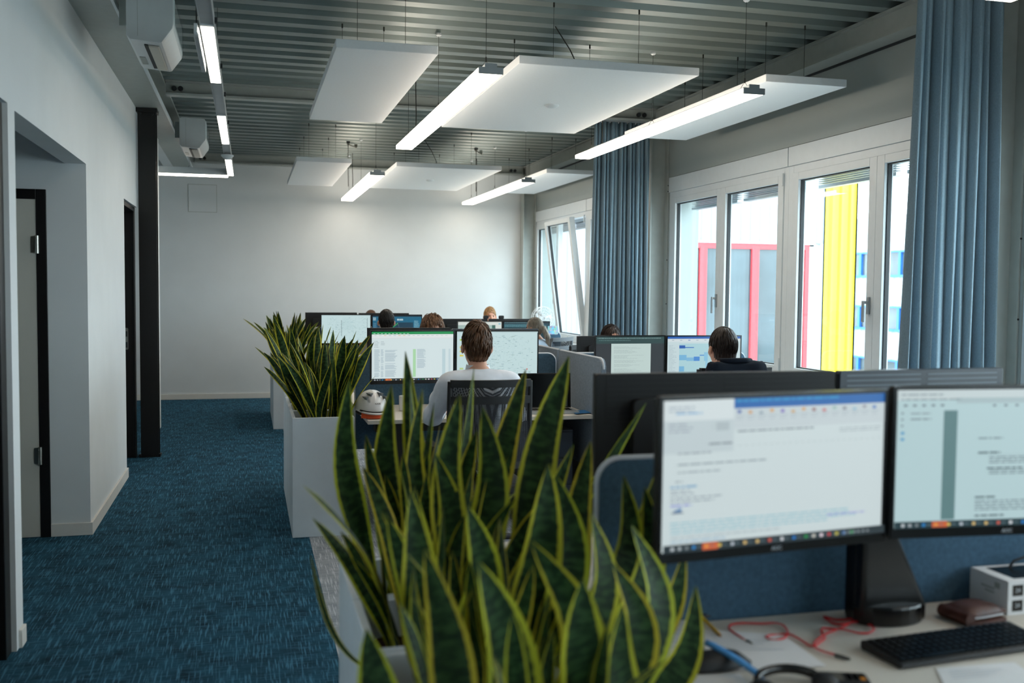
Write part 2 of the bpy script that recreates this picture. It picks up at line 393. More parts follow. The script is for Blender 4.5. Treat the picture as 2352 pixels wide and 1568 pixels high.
# ---- steel frame
def col_h(label, y):
    t = thing('steel_column', label, 'column', (0, 0, 0))
    MB().box(3.97, 3.985, y, y + .16, 0, 3.25).box(4.155, 4.169, y, y + .16, 0, 3.25).box(3.985, 4.155, y + .07, y + .085, 0, 3.25).build('section', m_steel, t, bevel=0.002)
    mb = MB()
    for z in (.5, 1.0, 1.45, 1.9, 2.6, 2.66): mb.cyl((4.162, y - .004, z), (4.162, y, z), .006, n=8)
    mb.build('bolt', m_rubber, t)
    MB().box(3.94, 4.169, y - .02, y + .18, 0, .012).build('base_plate', m_steel, t)
    return t
col_h('grey H-section steel column beside the near blue curtain at the right edge', 4.66)
col_h('grey H-section steel column between the two window bays, beside the middle curtain', 9.52)
col_h('grey H-section steel column in the far corner of the room', 14.38)
t = thing('edge_beam', 'long grey steel beam running above the windows', 'beam')
MB().box(4.02, 4.035, YB, YF, 3.265, 3.395).box(4.0, XR, YB, YF, 3.25, 3.265).box(3.985, XR, YB, YF, 3.395, 3.409).build('section', m_steel, t)
t = thing('edge_beam', 'grey steel beam above the corridor wall carrying the air conditioners', 'beam')
MB().box(XL, -0.73, YB, YF, 3.205, 3.222).box(-.90, -.88, YB, YF, 3.222, 3.385).box(XL, -.71, YB, YF, 3.385, 3.408).build('section', m_steel, t)
MB().box(-.745, -.729, YB, YF, 3.2, 3.228).build('edge_lip', m_white, t)
def cross_beam(y, label):
    t = thing('cross_beam', label, 'beam')
    MB().box(-.70, 3.985, y + .05, y + .065, 3.30, 3.395).box(-.70, 3.985, y, y + .11, 3.28, 3.30).box(-.70, 3.985, y, y + .11, 3.395, 3.409).build('section', m_steel, t)
    for x in (-.63, -.575, 3.80, 3.86): MB().cyl((x, y + .03, 3.345), (x, y + .05, 3.345), .022, n=12).build('bolt', m_rubber, t, smooth=40)
    return t
cross_beam(9.41, 'grey steel cross beam with bolted ends above the middle curtain')
cross_beam(14.44, 'grey steel cross beam against the far wall')
cross_beam(4.56, 'grey steel cross beam above the near curtain')
# black column by the corridor
t = thing('black_column', 'black H-section steel column in the corridor', 'column', (-.888, 9.72, 0))
MB().box(-.078, .078, 0, .014, .014, 3.165).box(-.078, .078, .136, .15, .014, 3.165).box(-.006, .006, .014, .136, .014, 3.165).build('section', m_black, t)
MB().box(-.092, .092, -.012, .162, 3.165, 3.203).build('cap_plate', m_black, t, bevel=0.003)
MB().box(-.092, .092, -.012, .162, 0.0, .014).build('base_plate', m_black, t)
for x in (-.05, .05): MB().cyl((x, -.02, 3.15), (x, .0, 3.15), .012, n=10).build('bolt', m_black, t)
for x in (-.085, .085): MB().cyl((x, -.005, .014), (x, -.005, .03), .01, n=8).build('bolt', m_black, t)

# ---- doors
d = bpy.data.objects.new('door_1', None); COL.objects.link(d); struct(d, 'pale grey door in a black frame in the recess')
MB().box(-1.27, -1.212, 6.752, 6.77, 0, 2.182).box(-2.25, -2.19, 6.752, 6.77, 0, 2.182).box(-2.19, -1.27, 6.752, 6.77, 2.12, 2.182).build('door_frame', m_black, d, bevel=0.002)
MB().box(-2.19, -1.272, 6.757, 6.769, .006, 2.12).build('door_leaf', m_door, d)
for z in (.52, 1.84):
    MB().cyl((-1.265, 6.744, z - .055), (-1.265, 6.744, z + .055), .011).box(-1.30, -1.265, 6.751, 6.757, z - .05, z + .05).build('hinge', m_chrome, d)
d = bpy.data.objects.new('door_2', None); COL.objects.link(d); struct(d, 'black framed door at the left edge')
MB().box(-1.09, -1.0, 4.56, 4.655, 0, 2.36).box(-1.09, -1.0, 3.56, 4.56, 2.28, 2.36).box(-1.09, -1.0, 3.56, 3.64, 0, 2.28).build('door_frame', m_black, d, bevel=0.003)
MB().box(-1.07, -1.03, 3.64, 4.56, .01, 2.28).build('door_leaf', m_black, d)
d = bpy.data.objects.new('door_3', None); COL.objects.link(d); struct(d, 'black steel door frame beside the black column')
MB().box(-1.14, -1.018, 9.72, 9.77, 0, 2.30).box(-1.018, -1.004, 9.70, 9.78, 0, 2.30).box(-1.14, -1.0, 8.76, 9.72, 2.26, 2.299).build('door_frame', m_black, d, bevel=0.002)
MB().box(-1.03, -1.02, 9.712, 9.72, 0, 2.26).build('seal', m_rubber, d)
mb = MB(); mb.prism(rrect(-1.095, -1.065, 1.0, 1.20, .012), 9.715, 9.72, 'y'); mb.build('strike_plate', m_chrome, d)
MB().box(-1.087, -1.073, 9.713, 9.716, 1.02, 1.07).box(-1.087, -1.073, 9.713, 9.716, 1.12, 1.17).build('latch_hole', m_rubber, d)
# access hatch outlined on the far wall
t = thing('access_hatch', 'square flush access hatch high on the far wall', 'hatch', (-.607, YF, 2.80))
MB().box(-.186, .186, -.006, -.001, -.186, .186).build('hatch_panel', m_wall, t)
for a in ((-.192, -.186, -.192, .192), (.186, .192, -.192, .192)): MB().box(a[0], a[1], -.004, -.001, a[2], a[3]).build('hatch_gap', m_steel, t)
for z in (-.192, .186): MB().box(-.186, .186, -.004, -.001, z, z + .006).build('hatch_gap', m_steel, t)

# ---- curtains hanging across the room under the cross beams
def curtain(label, x0, x1, y, ztop, folds, seed, flare):
    rnd = random.Random(seed); t = thing('curtain', label, 'curtain', (x0, y, 0))
    W = x1 - x0; nu = folds * 14; nv = 26; H0 = .03; vs = []; fs = []
    ph = [rnd.uniform(-.5, .5) for _ in range(folds + 2)]; am = [rnd.uniform(.35, 1.5) for _ in range(folds + 2)]
    sway = [rnd.uniform(-1, 1) for _ in range(folds + 2)]
    def lerp(A, u): i = int(u); f = u - i; return A[i] * (1 - f) + A[i + 1] * f
    for j in range(nv + 1):
        v = j / nv; z = ztop + (H0 - ztop) * v
        for i in range(nu + 1):
            u = i / nu * folds; a = 2 * PI * u + lerp(ph, u) * min(1, v * 1.5) * 1.6
            amp = (.024 + .044 * min(1, v * 1.4)) * lerp(am, u)
            s = i / nu
            x = W * (s * (1 + flare * v) - flare * v * .78) + .006 * math.sin(2 * a) * (.4 + .6 * v) - .020 * math.sin(a + .4) * (.5 + .5 * v) + lerp(sway, u) * .022 * v
            yy = -amp * math.sin(a) - .012 * math.sin(.5 * a + 3 * v)
            vs.append((x, yy, z))
    n = nu + 1
    for j in range(nv):
        for i in range(nu): fs.append((j*n+i, j*n+i+1, (j+1)*n+i+1, (j+1)*n+i))
    o = MB().add(vs, fs).build('cloth', m_curtain, t, smooth=180)
    so = o.modifiers.new('thick', 'SOLIDIFY'); so.thickness = .003
    MB().box(-.05, W + .02, -.012, .012, ztop, ztop + .018).build('curtain_rail', m_alu, t)
    for k in range(folds):
        MB().cyl((W * (k + .5) / folds, 0, ztop - .012), (W * (k + .5) / folds, 0, ztop + .002), .004, n=6).build('glider', m_white, t)
    return t
curtain('slate blue curtain bunched beside the middle window column', 3.34, 3.93, 9.46, 3.262, 13, 4, .10)
curtain('slate blue curtain bunched beside the near window column at the right', 3.43, 3.97, 4.62, 3.262, 9, 8, .16)
# ------------------------------------------------------------------ outside the windows
m_clad = M('white_ribbed_cladding', (156, 163, 170), 0.5, noise=0.02)
m_yel = M('yellow_cladding', (255, 232, 58), 0.5, noise=0.03)
m_redf = M('red_window_frame', (210, 66, 72), 0.45, noise=0.04)
m_bluef = M('blue_window_frame', (40, 110, 200), 0.45, noise=0.04)
m_extglass = M('outdoor_glazing', (70, 84, 90), 0.06, noise=0.4, nscale=0.8, spec=0.6)
m_ground = M('pale_paving', (176, 176, 172), 0.9, noise=0.1, nscale=1)
struct(MB().box(4.6, 90, -60, 90, -4.3, -4.2).build('ground', m_ground), 'pale courtyard ground outside')
WY = 17.0
def ribbed(mb, x0, x1, y, z0, z1, pitch=.20, dep=.04):
    P = []; x = x0
    while x < x1 - 1e-6:
        for dx, dy in ((0, 0), (.5, 0), (.62, dep), (.88, dep), (1, 0)):
            q = min(x + dx * pitch, x1); P.append((q, y - dy if True else y))
        x += pitch
    n = len(P); vs = [(p[0], p[1], z0) for p in P] + [(p[0], p[1], z1) for p in P]
    mb.add(vs, [(i, i + 1, n + i + 1, n + i) for i in range(n - 1)])
    return mb
t = thing('white_annex', 'white ribbed annex outside with red-framed windows', 'building', (7.2, WY, -4.2))
o = (-7.2, -WY, 4.2); TT = Matrix.Translation(o)
def ext(mb): mb.v = [tuple(TT @ Vector(p)) for p in mb.v]; return mb
ext(MB().box(4.6, 11.27, WY + .15, WY + 8, -4.2, 8.0)).build('core', m_clad, t)
ext(ribbed(MB(), 4.6, 10.67, WY, 2.50, 8.0)).build('upper_cladding', m_clad, t)
ext(ribbed(MB(), 10.46, 10.67, WY, -4.2, 2.50)).build('corner_cladding', m_clad, t)
ext(ribbed(MB(), 4.6, 7.95, WY, -4.2, 2.50)).build('side_cladding', m_clad, t)
ext(ribbed(MB(), 10.67, 11.34, WY - .03, -4.2, 8.0, .20, .05)).build('yellow_corner', m_yel, t)
ext(MB().box(11.27, 11.31, WY + .06, WY + 8, -4.2, 8.0)).build('yellow_side', m_yel, t)
ext(MB().box(7.95, 10.46, WY - .02, WY + .14, 2.47, 2.52)).build('drip_edge', m_alu, t)
posts = [(7.95, 8.03), (8.09, 8.24), (9.16, 9.31), (10.28, 10.37)]
for a, b in posts: ext(MB().box(a, b, WY - .01, WY + .12, -1.0, 2.42)).build('red_post', m_redf, t, bevel=.01)
ext(MB().box(7.95, 10.37, WY - .005, WY + .12, 2.37, 2.47)).build('red_rail', m_redf, t)
ext(MB().box(7.95, 10.37, WY - .005, WY + .12, -1.1, -1.0)).build('red_rail', m_redf, t)
for a, b in ((8.03, 8.09), (8.24, 9.16), (9.31, 10.28)):
    ext(MB().box(a, b, WY + .05, WY + .07, -1.0, 2.37)).build('pane', m_extglass, t)
ext(MB().box(10.37, 10.46, WY - .005, WY + .12, -4.2, 2.44)).build('grey_reveal', m_alu, t)
ext(MB().box(7.95, 10.46, WY + .0, WY + .14, -4.2, -1.1)).build('plinth', m_clad, t)
# office block across the courtyard
BX = 36.0
t = thing('office_block', 'white office block with blue-framed window bands across the courtyard', 'building', (BX, 50, -4.2))
TT = Matrix.Translation((-BX, -50, 4.2))
ext(MB().box(BX + .3, BX + 12, 18, 90, -4.2, 6.0)).build('core', m_clad, t)
rows = [(2.42, 3.95), (-.72, .74), (-5.0, -2.36)]
bands = [(3.95, 6.0), (.74, 2.42), (-2.36, -.72)]
for a, b in bands:
    mb = MB(); P = []; y = 18.0
    while y < 90:
        for d, dx in ((0, 0), (.3, 0), (.36, -.06), (.54, -.06), (.6, 0)): P.append((y + d, BX + .1 + dx))
        y += .6
    n = len(P); mb.add([(p[1], p[0], a) for p in P] + [(p[1], p[0], b) for p in P], [(i, i + 1, n + i + 1, n + i) for i in range(n - 1)])
    ext(mb).build('cladding_band', m_clad, t)
for (a, b) in rows[:2] + [(-4.2, -2.36)]:
    ext(MB().box(BX, BX + .25, 18, 90, a, a + .14)).build('blue_sill', m_bluef, t)
    ext(MB().box(BX, BX + .25, 18, 90, b - .1, b)).build('blue_head', m_bluef, t)
    y = 30.45
    while y < 66:
        ext(MB().box(BX + .02, BX + .25, y, y + .22, a + .14, b - .1)).build('blue_mullion', m_bluef, t)
        ext(MB().box(BX + .15, BX + .18, y + .22, y + 1.9, a + .14, b - .1)).build('pane', m_extglass, t)
        y += 1.9
# ------------------------------------------------------------------ ceiling fittings
def acoustic_panel(label, x0, x1, y0, y1, z, wires, detector=False, cable=None):
    t = thing('acoustic_panel', label, 'ceiling panel', ((x0 + x1) / 2, (y0 + y1) / 2, z), 0, 'acoustic panels hung from the ceiling')
    hx, hy = (x1 - x0) / 2, (y1 - y0) / 2
    MB().box(-hx, hx, -hy, hy, 0, .05).build('panel', m_panel, t, bevel=.003)
    for (wx, wy) in wires:
        MB().cyl((wx, wy, .05), (wx, wy, ZC - z), .0016, n=5).cyl((wx, wy, ZC - z - .03), (wx, wy, ZC - z), .006, n=6).cyl((wx, wy, .05), (wx, wy, .08), .005, n=6).build('wire', m_wire, t)
    if detector:
        MB().lathe([(.052, 0), (.052, -.008), (.034, -.020), (.010, -.024)], n=20).build('smoke_detector', m_white, t, smooth=40)
    if cable:
        MB().tube([(cable[0], cable[1], .05), (cable[0] - .01, cable[1] + .02, .18), (cable[0] - .06, cable[1] + .05, .30), (cable[0] - .16, cable[1] + .08, ZC - z)], .004, 6).build('cable', m_wire, t)
    return t
def grid_w(hx, hy, ix, iy, ys=(-1, 0, 1)): return [(sx * (hx - ix), sy * (hy - iy)) for sx in (-1, 1) for sy in ys]
acoustic_panel('narrow white acoustic panel nearest the corridor, in the near row', .487, 1.075, 5.79, 8.33, 2.95, grid_w(.294, 1.27, .15, .28))
acoustic_panel('wide white acoustic panel with a smoke detector, in the near row', 1.585, 2.765, 5.87, 8.37, 2.95, grid_w(.59, 1.25, .3, .28), True, (.05, -.5))
acoustic_panel('narrow white acoustic panel nearest the windows, in the near row', 3.25, 3.845, 5.90, 8.41, 2.95, grid_w(.297, 1.25, .15, .28))
acoustic_panel('narrow white acoustic panel nearest the corridor, in the far row', .512, 1.108, 11.13, 13.77, 2.95, grid_w(.298, 1.3, .15, .28))
acoustic_panel('wide white acoustic panel with a smoke detector, in the far row', 1.617, 2.835, 11.23, 13.81, 2.95, grid_w(.61, 1.29, .3, .28), True, (.0, -.5))
acoustic_panel('narrow white acoustic panel nearest the windows, in the far row', 3.39, 3.99, 11.28, 13.88, 2.95, grid_w(.30, 1.3, .15, .28))
def pendant(label, x0, x1, y0, y1, z=2.80):
    xc = (x0 + x1) / 2; hx = (x1 - x0) / 2
    t = thing('pendant_light', label, 'pendant light', (xc, (y0 + y1) / 2, z), 0, 'long pendant lights over the desks'); hy = (y1 - y0) / 2
    MB().box(-hx, hx, -hy + .004, hy, 0, .034).build('diffuser', m_lamp, t, bevel=.004)
    MB().box(-hx * .45, hx * .45, -hy + .004, hy - .3, .034, .056).build('housing', m_alu, t)
    MB().box(-hx - .001, hx + .001, -hy - .008, -hy + .004, -.001, .036).build('end_cap', m_alu, t)
    MB().box(-hx * .5, hx * .5, -hy - .006, -hy + .004, .034, .058).build('end_cap', m_alu, t)
    for wy in (-hy + .12, -hy + 1.6, hy - .25):
        MB().cyl((0, wy, .10), (0, wy, ZC - z - .02), .0016, n=5).tube([(-hx * .4, wy, .056), (0, wy, .10), (hx * .4, wy, .056)], .0016, 5).cyl((0, wy, .09), (0, wy, .12), .004, n=6).build('wire', m_wire, t)
        MB().lathe([(.020, ZC - z), (.020, ZC - z - .014), (.010, ZC - z - .022)], (0, wy, 0), n=14).build('ceiling_rose', m_white, t, smooth=40)
    fy = hy - .45
    MB().tube([(.03, fy, .05), (.034, fy + .01, .25), (.026, fy - .01, .45), (.03, fy, ZC - z)], .0045, 6).build('power_cable', m_wire, t)
    return t
pendant('lit pendant light between the narrow and wide panels of the near row', 1.255, 1.395, 5.52, 8.75)
pendant('lit pendant light beside the window-side panel of the near row', 2.935, 3.075, 5.60, 8.85)
pendant('lit pendant light between the narrow and wide panels of the far row', 1.275, 1.435, 10.86, 14.25)
pendant('lit pendant light beside the window-side panel of the far row', 3.01, 3.17, 11.0, 14.25)
pendant('lit pendant light whose end shows at the top right corner', 2.92, 3.06, .30, 3.53)
# L-shaped track light of the corridor
t = thing('track_light', 'L-shaped white track light with lit segments over the corridor', 'track light', (-.187, 0, 2.85))
MB().box(-.034, -.030, -3, 11.95, 0, .07).box(.030, .034, -3, 11.95, 0, .07).box(-.034, .034, -3, 11.95, .052, .056).build('rail', m_alu, t)
MB().box(-.9, .034, 11.885, 11.95, .0, .075).build('rail', m_white, t)
SEG = [(-2.75, -1.3), (-.12, 1.33), (2.51, 3.95), (5.12, 6.50), (7.76, 9.26), (10.42, 11.90)]  # the first three segments are out of view, added for their light
for i, (a, b) in enumerate(SEG):
    MB().box(-.030, .030, a, b, -.004, .03).build('diffuser', m_lampcool, t, bevel=.003)
    MB().box(-.033, .033, a - .03, a, -.002, .032).build('segment_end', m_white, t)
    if i + 1 < len(SEG): MB().box(-.029, .029, b, SEG[i + 1][0] - .03, .006, .012).build('blank_cover', m_alu, t)
MB().box(-.9, -.03, 11.905, 11.945, -.022, .0).build('diffuser', m_lampcool, t, bevel=.003)
MB().lathe([(.02, .0), (.058, -.006), (.058, -.018), (.030, -.045), (.008, -.05)], (0, 10.0, 0), n=20).build('presence_sensor', m_white, t, smooth=40)
MB().cyl((-.45, 11.93, .075), (-.45, 11.93, ZC - 2.85), .004, n=6).cyl((-.45, 11.93, .075), (-.45, 11.93, .095), .014, n=8).build('hanger', m_white, t)
for y in (4.0, 6.9, 9.6): MB().cyl((0, y, .056), (0, y, ZC - 2.85), .0016, n=5).build('wire', m_wire, t)
for y in (5.15, 6.2, 7.1, 8.3): MB().box(.034, .046, y, y + .03, .03, .055).build('clip', m_rubber, t)
t = thing('emergency_light', 'slim grey emergency light bar below the corridor track light', 'emergency light', (-.238, 5.55, 2.80))
MB().box(-.012, .012, -.42, .42, 0, .048).build('bar', m_alu, t, bevel=.003)
MB().box(-.008, .008, -.48, -.42, .01, .05).build('bracket', m_white, t)
MB().cyl((0, -.40, .048), (0, -.40, ZC - 2.80), .003, n=6).cyl((0, .36, .048), (0, .36, ZC - 2.80), .003, n=6).build('hanger', m_wire, t)
# air conditioners
def ac(label, y0, L):
    t = thing('air_conditioner', label, 'air conditioner', (-.66, y0, 2.985))
    prof = [(0, .02), (.02, 0), (.175, -.012), (.19, -.008), (.25, .075), (.255, .10), (.255, .26), (.24, .285), (.02, .29), (0, .28)]
    MB().prism(prof, .03, L - .03, 'y').build('body', m_ac, t, bevel=.004)
    MB().prism([(p[0] * 1.0, p[1]) for p in prof], 0, .03, 'y').build('end_panel', m_ac, t, bevel=.004)
    MB().prism(prof, L - .03, L, 'y').build('end_panel', m_ac, t, bevel=.004)
    MB().box(.088, .108, .08, L - .08, -.0125, -.004).build('air_slot', m_rubber, t)
    MB().box(.112, .168, .08, L - .08, -.021, -.012).build('flap', m_door, t, bevel=.002)
    MB().box(.028, .062, L * .55, L * .8, -.006, .004).build('rating_label', m_steel, t)
    MB().box(.2535, .262, .02, L - .02, .10, .27).build('front_cover', m_glass, t)
    MB().box(-.05, .002, .12, L - .12, .10, .26).build('bracket', m_steel, t)
    MB().box(.060, .062, -.001, 0, .02, .28).build('seam', m_steel, t)
    return t
ac('white air conditioner hung at the top left of the corridor', 6.08, .80)
ac('smaller-looking white air conditioner further down the corridor beam', 10.6, .80)
# small fittings under the ceiling
for (px, py, lab) in ((809, 335, 'small metal cable bracket with two cables left of the far wide panel'), (1100, 350, 'small metal cable bracket with two cables above the far wide panel')):
    p = at(px, py, 2, 3.37)
    t = thing('cable_bracket', lab, 'bracket', p)
    MB().cyl((-.06, -.10, .0), (.06, .14, .0), .012, n=8).cyl((-.06, -.10, .04), (-.06, -.10, 0), .02, n=8).cyl((.06, .14, .04), (.06, .14, 0), .02, n=8).build('rod', m_chrome, t, smooth=40)
    MB().tube([(-.06, -.1, 0), (-.062, -.1, -.3), (-.058, -.1, -.52)], .004, 6).build('cable', m_wire, t)
    MB().box(-.08, -.04, -.12, -.08, .02, .04).build('clamp', m_rubber, t)
a = at(668, 233, 2, 3.36); b = at(722, 240, 2, 3.36)
t = thing('emergency_lamp', 'flat white ceiling lamp beyond the cross beam', 'ceiling lamp', ((a.x + b.x) / 2, a.y, 3.36))
MB().box(-.16, .16, -.05, .05, 0, .05).build('lamp_body', m_white, t, bevel=.004); MB().box(-.14, .14, -.035, .035, -.004, 0).build('lens', m_panel, t)
# ------------------------------------------------------------------ desks, screens, monitors
DA, DB, DC = 2.36, 7.24, 12.12
ZD = 0.74
C1, C2 = (0.74, 2.27), (2.33, 3.86)
def desk(label, xs, y0, y1, front):
    """front = -1 when the user sits on the near side (-Y), +1 on the far side"""
    x0, x1 = xs; xc = (x0 + x1) / 2; yc = (y0 + y1) / 2; hx = (x1 - x0) / 2; hy = (y1 - y0) / 2
    t = thing('desk', label, 'desk', (xc, yc, 0), 0, 'sit-stand desks in the office')
    MB().box(-hx, hx, -hy, hy, ZD - .026, ZD).build('tabletop', m_desk, t, bevel=.002)
    for sx in (-1, 1):
        x = sx * (hx - .25)
        MB().box(x - .04, x + .04, -.03, .03, .03, ZD - .03).build('leg', m_blackmat, t, bevel=.003)
        MB().box(x - .035, x + .035, -hy + .06, hy - .06, 0, .03).build('foot', m_blackmat, t, bevel=.004)
    MB().box(-hx + .25, hx - .25, -.02, .02, ZD - .075, ZD - .028).build('crossbar', m_blackmat, t)
    MB().box(-hx + .12, hx - .12, -front * hy * .55 - .07, -front * hy * .55 + .07, ZD - .16, ZD - .04).build('cable_tray', m_blackmat, t)
    mb = MB(); mb.prism(rrect(hx - .42, hx - .27, ZD - .062, ZD - .028, .012), front * hy - .03, front * hy + .012, 'y'); c = mb.build('control_panel', m_blackgl, t)
    for k in range(5):
        MB().box(hx - .40 + k * .022, hx - .389 + k * .022, front * hy + (.012 if front > 0 else -.034 + .0), front * hy + (.014 if front > 0 else -.030), ZD - .05, ZD - .042).build('button', m_piping, c)
    return t
desk('beige sit-stand desk in the right foreground with red cable and keyboard', C1, DA - .85, DA - .03, -1)
desk('beige sit-stand desk behind the foreground monitors, far side of the first row', C1, DA + .05, DA + .87, 1)
desk('beige sit-stand desk with mug and helmet where the man in white shirt works', C1, DB - .86, DB - .03, -1)
desk('beige sit-stand desk in the second row beside the window, near side', C2, DB - .86, DB - .03, -1)
desk('beige sit-stand desk in the second row behind the spreadsheet screen', C1, DB + .05, DB + .87, 1)
desk('beige sit-stand desk in the second row where the dark-haired woman sits', C2, DB + .05, DB + .87, 1)
desk('beige sit-stand desk with cork bottle in the far row', C1, DC - .86, DC - .03, -1)
desk('beige sit-stand desk in the far row where the grey-ponytailed person sits', C2, DC - .86, DC - .03, -1)
desk('beige sit-stand desk of the far row against the end wall side, by the planters', C1, DC + .05, DC + .87, 1)
desk('beige sit-stand desk of the far row where the ginger-haired man sits', C2, DC + .05, DC + .87, 1)

def divider(label, xs, y, top, mat=m_felt):
    x0, x1 = xs; t = thing('desk_divider', label, 'divider', ((x0 + x1) / 2, y, 0), 0, 'felt screens between facing desks'); h = (x1 - x0) / 2
    MB().prism(rrect(-h + .01, h - .01, .42, top - .008, .06, 6, (0, 0, 1, 1)), -.016, .016, 'y').build('felt_panel', mat, t)
    P = [(-h + .01, -0.0, .45)] + [(p[0], 0, p[1]) for p in rrect(-h + .008, h - .008, .45, top - .006, .06, 6, (0, 0, 1, 1))[2:]][::-1] + [(h - .01, 0, .45)]
    P = [(-h + .008, 0, .45)] + [(p[0], 0, p[1]) for p in reversed([q for q in rrect(-h + .008, h - .008, .45, top - .006, .06, 6, (0, 0, 1, 1)) if q[1] > .46])] + [(h - .008, 0, .45)]
    MB().tube(P, .009, 6).build('edge_piping', m_piping, t, smooth=60)
    for sx in (-1, 1):
        MB().box(sx * (h - .3) - .03, sx * (h - .3) + .03, -.022, .022, .40, .44).build('clamp', m_alu, t)
    for sx in (-1, 1):
        MB().box(sx * (h - .3) - .025, sx * (h - .3) + .025, -.02, .02, 0, .42).build('support_post', m_blackmat, t)
    return t
divider('slate blue felt screen behind the foreground monitors', (.845, 2.27), DA, 1.175)
divider('slate blue felt screen behind the spreadsheet screen', C1, DB, 1.11)
divider('slate blue felt screen behind the monitors near the window', C2, DB, 1.11, m_felt)
divider('slate blue felt screen in the far row behind the white drawing screen', C1, DC, 1.11)
divider('slate blue felt screen in the far row near the window', C2, DC, 1.05)
def side_divider(label, x, y0, y1, top, rnd_near):
    t = thing('side_divider', label, 'divider', (x, (y0 + y1) / 2, 0), 0, 'grey felt side screens between neighbouring desks'); h = (y1 - y0) / 2
    c = (0, 0, 0, 1) if rnd_near else (0, 0, 1, 0)
    MB().prism(rrect(-h, h, .36, top, .07, 6, c), -.018, .018, 'x').build('felt_panel', m_feltgrey, t)
    P = [(0, p[0], p[1]) for p in rrect(-h, h, .36, top, .07, 6, c) if p[1] > .37]
    MB().tube(P, .008, 6).build('edge_piping', m_piping, t, smooth=60)
    MB().box(-.025, .025, -h * .5 - .02, -h * .5 + .02, 0, .36).build('support_post', m_blackmat, t)
    MB().box(-.025, .025, h * .5 - .02, h * .5 + .02, 0, .36).build('support_post', m_blackmat, t)
    return t
side_divider('grey felt side screen with rounded corner right of the laptop', 2.30, DB - .97, DB - .02, 1.13, True)
side_divider('grey felt side screen continuing behind the second row monitors', 2.30, DB + .02, DB + .97, 1.13, False)
side_divider('grey felt side screen between the two near desks of the far row', 2.30, DC - .97, DC - .02, 1.09, True)
side_divider('grey felt side screen in the first row behind the foreground monitors', 2.30, DA + .02, DA + .97, 1.15, False)

# ---- screen pictures: (u0, v0, u1, v1, sRGB), v from the top
rs = random.Random(77)
def textlines(R, u0, v0, u1, n, dv, h, col, ragged=.6, words=True):
    for i in range(n):
        e = u0 + (u1 - u0) * rs.uniform(ragged, 1.0); u = u0; v = v0 + i * dv
        while u < e:
            w = min(rs.uniform(.012, .05), e - u) if words else e - u
            R.append((u, v, u + w, v + h, col)); u += w + .006
def taskbar(R, v0=.945, dark=(22, 38, 46)):
    R.append((0, v0, 1, 1, dark))
    cols = [(200, 210, 215), (170, 180, 185), (120, 130, 135), (30, 130, 200), (214, 96, 40), (220, 190, 90), (190, 200, 210), (222, 190, 120), (222, 190, 120), (210, 90, 70), (220, 225, 230), (20, 120, 200), (20, 150, 70), (210, 210, 200), (240, 225, 235), (200, 60, 70), (200, 190, 70), (20, 110, 190), (20, 140, 70)]
    u = .03
    for i, c in enumerate(cols):
        if i == 4: R.append((u - .012, v0 + .004, u + .055, .996, c)); R.append((u, v0 + .018, u + .012, v0 + .036, (235, 170, 80)))
        else: R.append((u, v0 + .016, u + .014, v0 + .038, c))
        if i > 2: R.append((u + .02, v0 + .022, u + .038, v0 + .03, (90, 110, 118)))
        u += (.03 if i < 3 else .055) if u < .6 else .036
    for k in range(6): R.append((.80 + k * .022, v0 + .02, .81 + k * .022, v0 + .034, (150, 160, 165)))
W_ = (212, 226, 228)
